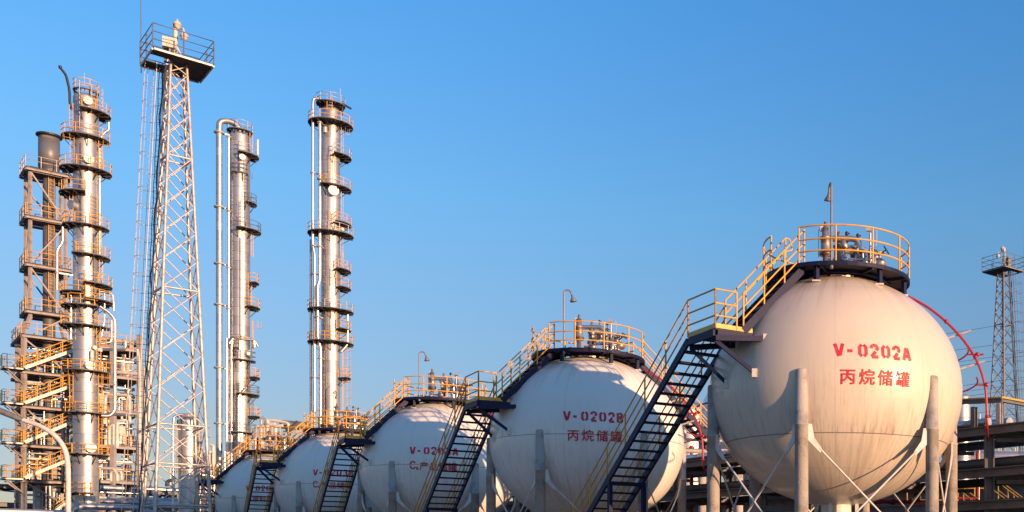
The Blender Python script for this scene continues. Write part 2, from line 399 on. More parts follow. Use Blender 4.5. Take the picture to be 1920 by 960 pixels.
def make_shell(m, parent):
    b = MB(); nu, nv = 96, 56; vs = []
    for i in range(1, nv):
        la = -PI / 2 + PI * i / nv
        for k in range(nu):
            a = 2 * PI * k / nu; vs.append((RS * math.cos(la) * math.cos(a), RS * math.cos(la) * math.sin(a), RV * math.sin(la)))
    fs = [(i * nu + k, i * nu + (k + 1) % nu, (i + 1) * nu + (k + 1) % nu, (i + 1) * nu + k) for i in range(nv - 2) for k in range(nu)]
    s0, s1 = len(vs), len(vs) + 1; vs += [(0, 0, -RV), (0, 0, RV)]
    fs += [(s0, (k + 1) % nu, k) for k in range(nu)] + [(s1, (nv - 2) * nu + k, (nv - 2) * nu + (k + 1) % nu) for k in range(nu)]
    b.add(vs, fs, True); return b.build('shell', m, parent)
LEG_A = [-13.6 + 60 * k for k in range(6)]
def lp(k, z, r=3.5): a = R(LEG_A[k % 6]); return V(r * math.sin(a), -r * math.cos(a), z)

def make_tank():
    t = thing('spherical_tank', 'x', 'storage tank', tpos(0), 0, 'white spherical gas tanks in a receding row')
    make_shell('shell_a', t)
    for k in range(6):
        b = MB(); top = lp(k, 0.10); b.lathe([(0.175, -6.6), (0.172, -1.35), (0.185, -1.345), (0.185, -1.30), (0.165, -1.295), (0.158, -0.02), (0.150, 0.04), (0.115, 0.065), (0, 0.07)], (top.x, top.y, 0), 20)
        b.build('leg', 'concrete', t)
    for k in range(6):
        for s in (1, -1):
            p0, p1 = lp(k, -1.62, 3.55), lp(k + s, -4.95, 3.55)
            d = (p1 - p0).normalized(); side = V(d.x, d.y, 0).normalized()
            q0 = p0 + side * 0.18
            d = (p1 - q0).normalized()
            rod = MB().tube([q0 + d * 0.42, p1], 0.026, 8).build('brace_rod', 'white', t)
            gp = MB(); nrm = V(-side.y, side.x, 0)
            out = [q0 + V(0, 0, 0.30) - side * 0.04, q0 + V(0, 0, 0.31) + side * 0.10, q0 + side * 0.16 - V(0, 0, 0.02), q0 + d * 0.50 + V(0, 0, 0.05), q0 + d * 0.52 - V(0, 0, 0.05) - side * 0.04, q0 - V(0, 0, 0.10)]
            vs = [q + nrm * 0.015 for q in out] + [q - nrm * 0.015 for q in out]; n = len(out)
            gp.add(vs, [tuple(range(n)), tuple(range(n, 2 * n))[::-1]] + [(i, i + n, (i + 1) % n + n, (i + 1) % n) for i in range(n)])
            gp.build('gusset_plate', 'white', rod)
    # nozzle below
    b = MB(); b.lathe([(0.44, -RV - 0.55), (0.44, -RV + 0.05)], seg=28); b.build('bottom_nozzle', 'white', t)
    for a in range(0, 360, 90): MB().box((0.60 * math.cos(R(a - 15)), 0.60 * math.sin(R(a - 15)), -RV - 0.10), (0.10, 0.10, 0.36)).build('nozzle_lug', 'white', t)
    # deck
    b = MB(); b.sector((0, 0), 0.95, 2.04, 0, 360, DZ, DZ + 0.035); dk = b.build('top_deck', 'under', t)
    b = MB(); b.sector((0, 0), 2.043, 2.085, 0, 360, DZ - 0.05, DZ + 0.06)
    b.build('deck_rim', 'navy', dk)
    b = MB()
    for a in range(20, 380, 40):
        c, s_ = math.cos(R(a)), math.sin(R(a)); b.beam((1.0 * c, 1.0 * s_, DZ - 0.045), (2.03 * c, 2.03 * s_, DZ - 0.045), 0.05, 0.08)
    b.sector((0, 0), 1.45, 1.51, 0, 360, DZ - 0.10, DZ - 0.004); b.build('deck_joists', 'navy', dk)
    for a in (-105, -52, -10, 75, 120, 165):
        c, s_ = math.cos(R(a)), math.sin(R(a)); zz = RV * math.sqrt(1 - (1.93 / RS) ** 2)
        b = MB(); b.beam((1.93 * c, 1.93 * s_, zz - 0.02), (1.93 * c, 1.93 * s_, DZ - 0.004), 0.11, 0.11)
        dp_ = b.build('deck_post', 'navy', t); MB().box((1.93 * c, 1.93 * s_, zz + 0.0), (0.22, 0.22, 0.04)).build('foot_plate', 'white', dp_)
    A_in = 216.87
    b = MB(); rails(b, arc((0, 0), 2.06, A_in + 25, A_in + 180 - 12, DZ + 0.03), 0.98, 0.022, post=1.02); b.build('deck_railing', 'yellow', t)
    b = MB(); rails(b, arc((0, 0), 2.06, A_in - 6, A_in - 180 + 12, DZ + 0.03), 0.98, 0.022, post=1.02); b.build('deck_railing', 'yellow', t)
    b = MB(); b.lathe([(0.0, RV - 0.05), (0.62, RV - 0.08), (0.62, RV + 0.10), (0.80, RV + 0.10), (0.80, RV + 0.20), (0.0, RV + 0.20)], seg=28, smooth=False); b.build('top_nozzle', 'rusty', t)
    # deluge pipe ring pieces
    dl = MB(); pts = [V(2.04, 0.2, 2.81), V(2.62, 0.2, 2.50), V(3.13, 0.2, 2.09), V(3.60, 0.2, 1.60), V(3.96, 0.2, 1.08), V(4.16, 0.2, 0.60), V(4.27, 0.2, 0.1), V(4.30, 0.2, -0.98), V(4.62, 2.6, -1.0)]
    dl.tube(fillet(pts, 0.3), 0.038, 10)
    for i, q in ((2, pts[2]), (4, pts[4]), (7, V(4.3, 0.2, -0.62))): dl.lathe([(0.038, -0.035), (0.068, -0.035), (0.068, 0.035), (0.038, 0.035)], q, 12, (pts[i + 1] - pts[i - 1]) if i < 7 else (0, 0, 1))
    dp = dl.build('deluge_pipe', 'red', t)
    for z, r_, a0, a1 in ((1.15, 3.72, -8, 70), (0.28, 3.98, -14, 75)):
        b = MB(); b.tube(arc((0, 0), r_, a0, a1, z, 5), 0.026, 8); b.tube([V(r_, 0.2, z), V(4.2, 0.2, z)], 0.024, 8)
        b.lathe([(0, -0.05), (0.06, -0.05), (0.06, 0.05), (0, 0.05)], (r_ + 0.3, 0.2, z), 10, (1, 0, 0)); b.build('spray_ring', 'red', dp)
    for z, x0 in ((1.72, 3.0), (0.85, 3.4)):
        b = MB(); b.beam((x0, 0.25, z - 0.16), (x0 + 0.85, 0.25, z + 0.12), 0.05, 0.05); b.build('pipe_bracket', 'galv', dp)
    return t
TL = ['largest and nearest white sphere tank, lit warm by the sun, lettered V-0202A',
      'white sphere tank lettered V-0202B, second from the right, mostly in shade',
      'middle white sphere tank of the row, lettered V-0203A with C4 line',
      'white sphere tank lettered V-0203B, second smallest in the row',
      'farthest and smallest white sphere tank of the row, lettered V-0204']
tank0 = make_tank(); tank0['label'] = TL[0]
tanks = [tank0]
for i in range(1, 5):
    t = dup(tank0, TL[i], tpos(i)); tanks.append(t)
shb = None
for i in range(1, 5):
    for ch in tanks[i].children:
        if ch.name.startswith('shell'):
            if shb is None: shb = ch.data.copy(); shb.materials.clear(); shb.materials.append(M['shell_b'])
            ch.data = shb
AZ = R(17.0)
LINES = [('V-0202A', '丙烷储罐', 0), ('V-0202B', '丙烷储罐', 0), ('V-0203A', '产品储罐', 1), ('V-0203B', '产品储罐', 1), ('V-0204', '原料储罐', 1)]
def holder(name, par):
    o = bpy.data.objects.new(name, None); C.objects.link(o); o.parent = par; return o
for i, (l1, l2, c4) in enumerate(LINES):
    stencil_line(holder('tank_number', tanks[i]), l1, -1.04, 0.34, 2.12 * len(l1) / 7, 0.37, AZ)
    h = holder('product_name', tanks[i])
    if not c4: glyph_line(h, l2, -0.92, -0.30, 0.49, 0.42, AZ)
    else:
        b = MB()
        for s_ in STENCIL['C']: stroke(b, s_, 0.17, lambda a, q: surf(-1.05 + a * 0.44, -0.32 + q * 0.38, AZ))
        b.build('letter', 'letter', h); b = MB()
        for s_ in STENCIL['4']: stroke(b, s_, 0.2, lambda a, q: surf(-0.78 + a * 0.2, -0.36 + q * 0.18, AZ))
        b.build('letter', 'letter', h)
        glyph_line(h, l2, -0.62, -0.32, 0.40, 0.40, AZ)

# ------------------------------------------------------------------ access stairs
def flight(t, p0, p1, wv, n, name_mat='navy', st_h=0.20, tread_d=0.24, skip_first=True):
    """stringers and treads from p0 up to p1 (left edge), width vector wv"""
    p0, p1, wv = V(p0), V(p1), V(wv)
    for o in (V(0, 0, 0), wv):
        MB().beam(p0 + o, p1 + o, 0.07, st_h).build('stringer', name_mat, t)
    wn = wv.normalized(); run = V(p1.x - p0.x, p1.y - p0.y, 0).normalized()
    for k in range(1, n):
        q = p0.lerp(p1, k / n); m = Matrix((wn, run, V(0, 0, 1))).transposed()
        MB().box(q + wv / 2 + V(0, 0, 0.02), (wv.length - 0.08, tread_d, 0.045), m).build('tread', name_mat, t)
def make_stair():
    t = thing('access_stair', 'x', 'stairs', tpos(0), 0, 'navy access stairs with yellow handrails on the tanks')
    zl = 1.13; up = V(0, 0, 1)
    Nn = V(-3.0, -3.3, zl); L = Nn + tg * 1.45; Rr = Nn + tw * 1.1; Fc = L + tw * 1.1
    b = MB(); vs = [q for q in (Nn, Rr, Fc, L)]; b.add([q - up * 0.04 for q in vs] + [q.copy() for q in vs], [(0, 1, 2, 3), (4, 7, 6, 5), (0, 4, 5, 1), (1, 5, 6, 2), (2, 6, 7, 3), (3, 7, 4, 0)])
    ld = b.build('landing', 'under', t)
    b = MB()
    for p, q in ((Nn, L), (Nn, Rr), (Rr, Fc)):
        d = (q - p).normalized() * 0.05; b.beam(p + d - up * 0.13, q - d - up * 0.13, 0.08, 0.17)
    b.build('landing_frame', 'navy', ld)
    b = MB()
    for p, q in ((Nn, L), (Nn, Rr)):
        d = (q - p).normalized() * 0.012; b.beam(p + d + up * 0.06, q - d + up * 0.06, 0.012, 0.11)
    b.build('toe_board', 'yellow', ld)
    b = MB(); rails(b, [L, Nn], post=1.5); rails(b, [Nn, Nn + tw * 0.62], post=0.7); b.build('landing_railing', 'yellow', ld)
    # brackets and struts to the shell
    for a_, e_ in ((Nn, V(-1.78, -2.80, 0.95)), (L + tw * 0.05, V(-2.56, -2.2, 0.92))):
        b = MB(); b.beam(a_ - up * 0.26, e_, 0.10, 0.14); br = b.build('bracket', 'navy', t); MB().box(e_ + V(0.0, -0.01, 0), (0.10, 0.13, 0.24)).build('foot_plate', 'white', br)
    for a_, e_ in ((Nn + tg * 0.08 - up * 0.28, V(-2.07, -2.92, 0.08)), (L + tw * 0.10 - up * 0.30, V(-2.87, -2.12, -0.06))):
        b = MB(); b.beam(a_, e_, 0.08, 0.10); br = b.build('strut', 'navy', t); MB().box(e_ + V(0.02, 0.01, -0.03), (0.12, 0.14, 0.22)).build('foot_plate', 'white', br)
    # lower flight
    run = 11.6; drop = -7.7; p_top = L - up * 0.10; p_bot = L + tg * run + up * drop
    flight(t, p_bot, p_top, tw * 1.1, 33)
    for o in (V(0, 0, 0), tw * 1.1):
        b = MB(); rails(b, [p_bot + o + up * 0.1, L + o], 0.98, post=1.55); b.build('handrail', 'yellow', t)
    b = MB()
    l = 4.95; q = L + tg * l + up * (drop * l / run - 0.24)
    for o in (V(0, 0, 0), tw * 1.1): b.beam(q + o - up * 0.05, V(q.x + o.x, q.y + o.y, -6.57), 0.12, 0.12)
    b.beam(q - tw * 0.06, q + tw * 1.16, 0.11, 0.11); b.build('support_frame', 'navy', t)
    # upper flight
    s0 = -tw * 3.55 - tg * 0.82 + up * (zl + 0.02); s1 = -tw * 1.66 - tg * 0.82 + up * (DZ - 0.02)
    flight(t, s0, s1, tg * 0.92, 9, st_h=0.20)
    for o in (V(0, 0, 0), tg * 0.92):
        b = MB(); rails(b, [s0 + o, s1 + o + up * 0.04], 0.98, post=0.85)
        if o.length > 0.1:
            e = s1 + o + up * 1.02; b.tube(fillet([e, e - tw * 0.05 + V(0.15, 0.1, 0), e + V(0.2, 0.1, -0.3), e - tw * 0.1 + up * -0.4], 0.1), 0.02, 6)
        b.build('handrail', 'yellow', t)
    return t
SL = ['navy stair with yellow rails climbing beside the tank marked V-0202A, longest in view',
      'navy stair and landing between the tanks marked V-0202B and V-0203A',
      'navy stair and landing between the tanks marked V-0203A and V-0203B',
      'navy stair in front of the tank marked V-0204, its landing against tank V-0203B',
      'short visible navy stair left of the smallest tank, beside the lattice mast foot']
stair0 = make_stair(); stair0['label'] = SL[0]
for i in range(1, 5): dup(stair0, SL[i], tpos(i))
# rear flights, seen to the right of the decks
def make_rear():
    t = thing('rear_stair', 'x', 'stairs', tpos(0), 0, 'yellow railed rear stairs on the far side of the tanks')
    up = V(0, 0, 1); s1 = tw * 2.0 + tg * 0.4 + up * (DZ - 0.02); s0 = tw * 5.4 + tg * 0.4 + up * (DZ - 3.0)
    flight(t, s0, s1, -tg * 0.8, 14)
    for o in (V(0, 0, 0), -tg * 0.8):
        b = MB(); rails(b, [s0 + o, s1 + o], 0.98, post=1.1); b.build('handrail', 'yellow', t)
    for o in (V(0, 0, 0), -tg * 0.8):
        MB().beam(s0 + o, V(s0.x + o.x, s0.y + o.y, -6.57), 0.12, 0.12).build('support_post', 'navy', t)
    return t
RL = ['yellow railed rear stair descending right from the deck of tank V-0202B',
      'yellow railed rear stair behind tank V-0203A, glimpsed under the next landing',
      'rear stair mostly hidden behind tank V-0203B']
rear0 = make_rear(); rear0['label'] = RL[0]; rear0.location = tpos(1)
for i in (2, 3): dup(rear0, RL[i - 1], tpos(i))

# ------------------------------------------------------------------ valves on the tank tops
def make_valves():
    t = thing('relief_valve_assembly', 'x', 'valves', tpos(0) + V(0, 0, DZ), 0, 'relief valve pipework on the tank tops')
    k = 0.01512
    def q(px, py, y=0.0): return V((px - 1568) * k, y, (534 - py) * k)
    for (px, top, yy, s) in ((1548, 424, -0.25, 1.0), (1572, 432, 0.25, 0.95), (1604, 446, 0.65, 0.9)):
        z0 = 0.0; z1 = (534 - top) * k; x = (px - 1568) * k
        b = MB(); b.lathe([(0.19, 0.0), (0.19, 0.08), (0.08, 0.09), (0.08, z1 * 0.42), (0.18, z1 * 0.43), (0.18, z1 * 0.5), (0.13, z1 * 0.52), (0.14, z1 * 0.70), (0.165, z1 * 0.71), (0.165, z1 * 0.74), (0.10, z1 * 0.76), (0.095, z1 * 0.90), (0.05, z1 * 0.92), (0.045, z1), (0, z1)], (x, yy, 0), 16)
        v = b.build('relief_valve', 'rusty', t)
        b = MB(); b.lathe([(0.16, z1 * 0.43), (0.165, z1 * 0.43), (0.165, z1 * 0.485), (0.16, z1 * 0.485)], (x, yy, 0), 16); b.lathe([(0.172, 0.0), (0.185, 0.0), (0.185, 0.05), (0.172, 0.05)], (x, yy, 0), 16); b.build('flange', 'black', v)
    b = MB(); b.pipe([q(1550, 455, -0.25), q(1611, 455, -0.25), q(1616, 490, -0.25), q(1616, 520, -0.25)], 0.085, 0.25, 12); b.build('outlet_pipe', 'pipe', t)
    b = MB(); b.pipe([q(1574, 462, 0.25), q(1624, 462, 0.25), q(1630, 500, 0.25), q(1630, 528, 0.25)], 0.08, 0.22, 12); b.build('outlet_pipe', 'pipe', t)
    b = MB()
    b.lathe([(0, -0.2), (0.11, -0.2), (0.11, -0.14), (0.07, -0.13), (0.14, 0), (0.07, 0.13), (0.11, 0.14), (0.11, 0.2), (0, 0.2)], q(1596, 481, -0.45), 14, (1, 0, 0))
    b.lathe([(0, 0), (0.1, 0.0), (0.08, 0.25), (0, 0.26)], q(1586, 478, -0.4), 12, (-0.4, 0, 1)); b.build('gate_valve', 'rusty', t)
    for (px, py, yy) in ((1612, 487, -0.3), (1632, 480, 0.2)):
        b = MB(); c = q(px, py, yy); b.lathe([(0, -0.14), (0.12, -0.14), (0.12, -0.08), (0.07, -0.07), (0.07, 0.07), (0.12, 0.08), (0.12, 0.14), (0, 0.14)], c, 14); b.build('flange_joint', 'rusty', t)
    for (px, py, yy, ax) in ((1661, 477, -0.3, (1, -0.3, 0.6)), (1641, 470, 0.2, (0.6, -0.5, 0.6))):
        c = q(px, py, yy); a_ = V(ax).normalized(); u = a_.orthogonal().normalized(); w = a_.cross(u)
        b = MB(); b.tube([c + (u * math.cos(2 * PI * i / 16) + w * math.sin(2 * PI * i / 16)) * 0.13 for i in range(16)], 0.014, 6, True)
        for j in range(2): b.tube([c + (u, w)[j] * 0.13, c - (u, w)[j] * 0.13], 0.01, 5)
        b.tube([c, c - a_ * 0.35], 0.02, 6); hw = b.build('handwheel', 'black', t)
        MB().lathe([(0, -0.14), (0.09, -0.12), (0.09, 0.1), (0.05, 0.14), (0, 0.14)], c - a_ * 0.42, 12, a_).build('valve_body', 'rusty', hw)
    for (px, y0, y1, yy) in ((1587, 425, 452, 0.5), (1608, 431, 460, 0.4)):
        b = MB(); c = q(px, y1, yy); h = (y1 - y0) * k
        b.tube([c - V(0, 0, 0.5), c + V(0, 0, h)], 0.012, 6)
        for zz in (0.3, 0.82): b.lathe([(0, -0.07), (0.045, -0.05), (0.045, 0.04), (0, 0.07)], c + V(0, 0, h * zz), 10); b.box(c + V(0.03, 0, h * zz), (0.12, 0.05, 0.03))
        b.build('level_transmitter', 'black', t)
    b = MB(); b.tube([q(1535, 498, -0.2), q(1535, 440, -0.2), q(1538, 431, -0.2)], 0.014, 6); b.lathe([(0, -0.02), (0.075, -0.02), (0.075, 0.03), (0, 0.03)], q(1541, 437, -0.24), 16, (0.25, -1, 0)); b.build('pressure_gauge', 'disc', t)
    b = MB()
    b.tube([q(1631, 522, -0.5), q(1631, 450, -0.5)], 0.03, 8); b.box(q(1628, 443, -0.5), (0.16, 0.1, 0.1)); b.tube(fillet([q(1634, 441, -0.5), q(1643, 442, -0.5), q(1643, 470, -0.4), q(1632, 485, -0.4)], 0.15), 0.009, 5)
    b.build('cable_stand', 'galv', t)
    b = MB(); b.lathe([(0.055, 0), (0.055, 0.42), (0, 0.43)], q(1638, 515, -0.7), 12); b.build('stub_pipe', 'pipe', t)
    b = MB(); b.lathe([(0.08, 0), (0.08, 0.28), (0, 0.3)], q(1600, 512, 0.6), 12); b.build('stub_pipe', 'pipe', t)
    b = MB(); b.pipe([q(1590, 500, -0.55), q(1628, 500, -0.55), q(1650, 500, -0.2)], 0.05, 0.15, 10); b.build('cross_pipe', 'pipe', t)
    b = MB(); b.pipe([q(1572, 505, -0.1), q(1572, 512, -0.9), q(1600, 514, -0.9)], 0.04, 0.1, 8); b.lathe([(0, -0.12), (0.09, -0.1), (0.09, 0.1), (0, 0.12)], q(1592, 513, -0.9), 12, (1, 0, 0)); b.build('drain_pipe', 'rusty', t)
    b = MB(); b.pipe([q(1606, 530, 0.3), q(1606, 470, 0.3), q(1660, 466, 0.5)], 0.055, 0.18, 10); b.build('vapour_pipe', 'pipe', t)
    b = MB(); b.lathe([(0, -0.16), (0.13, -0.14), (0.15, 0), (0.13, 0.14), (0, 0.16)], q(1650, 500, -0.2), 14, (0.4, 1, 0)); b.tube([q(1650, 498, -0.2), q(1650, 478, -0.25)], 0.02, 6); b.build('ball_valve', 'rusty', t)
    for (px, yy, h, r_) in ((1584, -0.75, 0.55, 0.05), (1558, -0.8, 0.42, 0.06), (1622, -0.7, 0.62, 0.045), (1646, -0.35, 0.5, 0.05), (1613, 0.1, 0.95, 0.06)):
        b = MB(); c = V((px - 1568) * k, yy, 0.05); b.lathe([(r_ * 1.8, 0), (r_ * 1.8, 0.05), (r_, 0.06), (r_, h * 0.5), (r_ * 1.9, h * 0.52), (r_ * 1.9, h * 0.58), (r_ * 1.1, h * 0.6), (r_ * 1.1, h), (0, h)], c, 12); b.tube([c + V(-0.09, 0, h), c + V(0.09, 0, h)], 0.015, 6); b.build('riser_valve', 'rusty' if px % 2 else 'pipe', t)
    for (px, h) in ((1517, 0.22), (1532, 0.25)):
        b = MB(); c = V((px - 1568) * k, -0.7, 0.09); b.lathe([(0.06, 0), (0.06, 0.05), (0.03, 0.06), (0.03, h), (0, h)], c, 10); b.tube([c + V(-0.06, 0, h), c + V(0.1, 0, h + 0.02)], 0.012, 5); b.lathe([(0.05, 0), (0.08, 0.02), (0.05, 0.05)], c + V(0, 0, h * 0.5), 10); b.build('small_valve', 'rusty', t)
    return t
VL = ['cluster of relief valves and pipes on the deck of tank V-0202A, largest in view',
      'cluster of relief valves and pipes on the deck of tank V-0202B',
      'relief valves and silver pipes on the deck of tank V-0203A',
      'relief valves on the deck of tank V-0203B, in front of the slim column base',
      'relief valves and pipes on the deck of the smallest tank, V-0204']
val0 = make_valves(); val0['label'] = VL[0]
for i in range(1, 5): dup(val0, VL[i], tpos(i) + V(0, 0, DZ))

# ------------------------------------------------------------------ gooseneck deck lamps
def make_lamp():
    t = thing('gooseneck_lamp', 'x', 'lamp', (0, 0, 0), 0, 'gooseneck lamps on the tank decks')
    b = MB(); pts = [V(0, 0, -0.12), V(0, 0, 2.02)] + [V(0.13 - 0.13 * math.cos(R(a)), 0, 2.02 + 0.13 * math.sin(R(a))) for a in range(15, 166, 15)] + [V(0.28, 0, 1.94)]
    b.tube(pts, 0.030, 8); b.lathe([(0, 0.0), (0.05, 0.0), (0.05, 0.1), (0, 0.1)], (0, 0, -0.14), 10); b.build('pole', 'lampgrey', t)
    b = MB(); b.lathe([(0.0, 0.0), (0.035, 0.0), (0.045, -0.08), (0.12, -0.20), (0.125, -0.24), (0.0, -0.24)], (0.28, 0, 1.98), 16, (-0.25, 0, 1)); b.build('lamp_shade', 'lampgrey', t)
    return t
lamp0 = make_lamp(); LP = [(-0.10, -2.02, 104), (-0.40, -1.98, 0), (-0.2, -2.0, 0), (0.35, -1.95, 60), (0.0, -1.9, 0)]
LL = ['tall grey lamp pole on the deck edge of tank V-0202A',
      'grey gooseneck lamp bent right above the deck of tank V-0202B',
      'grey gooseneck lamp bent right above the deck of tank V-0203A',
      'small gooseneck lamp above the deck of tank V-0203B',
      'small dark gooseneck lamp above the deck of tank V-0204']
for i, (x, y, a) in enumerate(LP):
    o = lamp0 if i == 0 else dup(lamp0, LL[i])
    o['label'] = LL[i]; o.location = tpos(i) + V(x, y, DZ); o.rotation_euler = (0, 0, R(a) if i == 0 else R(a) + math.atan2(-TANKS[i][0], TANKS[i][1]))

# ------------------------------------------------------------------ floodlight / camera masts
def make_mast():
    t = thing('lattice_mast', 'x', 'mast', (0, 0, 0), 0, 'lattice steel camera masts')
    H, db, dt = 30.3, 2.15, 0.55
    def cr(k, z):
        d = db + (dt - db) * z / H; a = k * PI / 2; return V(d * math.cos(a), d * math.sin(a), z)
    for k in range(4): MB().tube([cr(k, 0), cr(k, H)], [0.105, 0.07], 10).build('leg', 'galv', t)
    zs = [0.0]; w = 2.6
    while zs[-1] < H - 0.6: zs.append(min(H - 0.15, zs[-1] + max(1.15, w * (1 - 0.62 * zs[-1] / H))))
    hor = {1, 2, 3, 4, 8, 13}
    for k in range(4):
        b = MB()
        for i in range(len(zs) - 1):
            p0, p1, q0, q1 = cr(k, zs[i]), cr(k + 1, zs[i]), cr(k, zs[i + 1]), cr(k + 1, zs[i + 1])
            b.tube([p0, q1], 0.031, 6); b.tube([p1, q0], 0.031, 6)
        b.build('bracing', 'galv', t)
        for i in sorted(hor):
            if i < len(zs): MB().tube([cr(k, zs[i]), cr(k + 1, zs[i])], 0.055, 8).build('cross_tie', 'galv', t)
    # deck: square ring with its corners over the legs, hatch on the left corner
    d = 2.1; cs = [V(d * math.cos(k * PI / 2), d * math.sin(k * PI / 2), H) for k in range(4)]
    def sq(mb, f, z0, z1, a=0.0, b_=1.0):
        pass
    b = MB()
    e1 = (cs[0] - cs[3]).normalized(); e2 = (cs[1] - cs[0]).normalized(); L = (cs[0] - cs[3]).length; o = cs[3]
    def plate(u0, u1, v0, v1, zz=0.0):
        vs = [o + e1 * u + e2 * v + V(0, 0, zz) for u, v in ((u0, v0), (u1, v0), (u1, v1), (u0, v1))]
        b.add([q - V(0, 0, 0.05) for q in vs] + vs, [(3, 2, 1, 0), (4, 5, 6, 7), (0, 1, 5, 4), (1, 2, 6, 5), (2, 3, 7, 6), (3, 0, 4, 7)])
    plate(0, L, 0, 1.0); plate(1.15, L, 1.003, L); plate(0, 1.15, 2.1, L)
    dk = b.build('deck', 'under', t)
    b = MB()
    for k in range(4): p, q = cs[k], cs[(k + 1) % 4]; dd = (q - p).normalized() * 0.06; b.beam(p + dd - V(0, 0, 0.10), q - dd - V(0, 0, 0.10), 0.07, 0.10)
    b.build('deck_frame', 'galv', dk)
    b = MB(); rails(b, [q.copy() for q in cs], 1.3, 0.03, (1.0, 0.66, 0.33), post=1.5, closed=True); b.build('railing', 'grey', t)
    # camera post
    b = MB(); b.tube([V(-0.1, 0, H), V(-0.1, 0, H + 2.3)], 0.12, 12); b.tube(fillet([V(-0.1, 0, H + 1.95), V(0.45, -0.15, H + 2.0), V(0.48, -0.16, H + 1.75)], 0.15), 0.045, 8); b.tube([V(-0.1, 0, H + 2.3), V(0.05, -0.05, H + 2.42)], 0.06, 8)
    cp = b.build('camera_post', 'cream', t)
    for c in ((0.06, -0.08, H + 2.12), (0.50, -0.16, H + 1.42)):
        b = MB(); b.lathe([(0, 0.42), (0.04, 0.40), (0.05, 0.30), (0.14, 0.26), (0.19, 0.18), (0.19, 0.12), (0.22, 0.12), (0.22, 0.08), (0.17, 0.07), (0.16, -0.02), (0.10, -0.11), (0, -0.14)], c, 16); b.build('dome_camera', 'cream', cp)
    b = MB(); b.box((-0.25, -0.35, H + 1.05), (0.62, 0.3, 0.55), Matrix.Rotation(R(32), 3, 'Z')); b.build('control_box', 'cream', t)
    b = MB(); b.box((-0.55, -0.05, H + 0.75), (0.3, 0.3, 1.3), Matrix.Rotation(R(32), 3, 'Z')); b.build('equipment_cabinet', 'grey', t)
    b = MB()
    for k in range(4): a = R(45 + 90 * k); b.beam((0.5 * math.cos(a), 0.5 * math.sin(a), H), (-0.1 + 0.1 * math.cos(a), 0.1 * math.sin(a), H + 1.0), 0.05, 0.05)
    b.tube([V(-0.3, -0.2, H + 0.9), V(-0.1, -0.5, H + 0.5), V(0.2, -0.3, H + 0.1)], 0.05, 6); b.build('post_braces', 'galv', t)
    MB().tube([V(-2.05, 0, H - 0.5), V(-2.1, 0.05, H + 4.5)], 0.022, 6).build('antenna', 'grey', t)
    # caged ladder on the left leg face, with cables
    b = MB(); lx = lambda z: -(db + (dt - db) * z / H) - 0.42
    la, lb = [V(lx(z), 0.28, z) for z in (2.5, H)], [V(lx(z), -0.28, z) for z in (2.5, H)]
    b.tube(la, 0.028, 6); b.tube(lb, 0.028, 6)
    for i in range(int((H - 2.5) / 0.3)):
        z = 2.6 + i * 0.3; b.tube([V(lx(z), 0.28, z), V(lx(z), -0.28, z)], 0.012, 4)
    ld = b.build('ladder', 'galv', t)
    b = MB()
    for i in range(int((H - 3.5) / 0.98)):
        z = 3.6 + i * 0.98; c = lx(z)
        b.tube([V(c, 0.30, z)] + [V(c - 0.40 + 0.02 - 0.42 * math.cos(R(a)), 0.42 * math.sin(R(a)), z) for a in range(115, -116, -23)] + [V(c, -0.30, z)], 0.017, 5)
        b.tube([V(c, 0.28, z), V(c + 0.75, 0.1, z)], 0.017, 5)
    for aa in (60, 20, -20, -60):
        b.tube([V(lx(z) - 0.38 - 0.42 * math.cos(R(aa)), 0.42 * math.sin(R(aa)), z) for z in (3.6, H)], 0.012, 5)
    b.build('ladder_cage', 'galv', ld)
    for j, (dx, dy, r_, m_) in enumerate(((-0.16, 0.16, 0.05, 'galv'), (-0.02, -0.2, 0.045, 'pale'), (-0.20, -0.14, 0.03, 'black'), (-0.62, 0.5, 0.02, 'grey'))):
        b = MB(); n = 40
        b.tube([V(-(db + (dt - db) * z / H) + dx + 0.05 * math.sin(z * 2.1 + j * 2) * (j < 3), dy * (1 - 0.5 * z / H) + 0.04 * math.sin(z * 3.3 + j), z) for z in [H * i / n for i in range(n + 1)]], r_, 6)
        b.build('cable_run', m_, t)
    return t
mast = make_mast(); mast.location = (-38.6, 60.4, 0)
mast['label'] = 'tall lattice mast in front, carrying a square deck with dome cameras'
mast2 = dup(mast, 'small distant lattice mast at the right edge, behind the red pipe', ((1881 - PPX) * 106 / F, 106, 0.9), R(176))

M['galv_shade'] = mat('shaded_galvanised_steel', (0.20, 0.205, 0.215), 0.6, 0.1, 0.35, (0.12, 0.10, 0.09), 5)  # darker galvanised copy: shade on the far mast put into its colour
def swap_mat(o, old, new):
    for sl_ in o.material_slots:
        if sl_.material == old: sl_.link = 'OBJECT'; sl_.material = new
    for ch in o.children: swap_mat(ch, old, new)
swap_mat(mast2, M['galv'], M['galv_shade'])
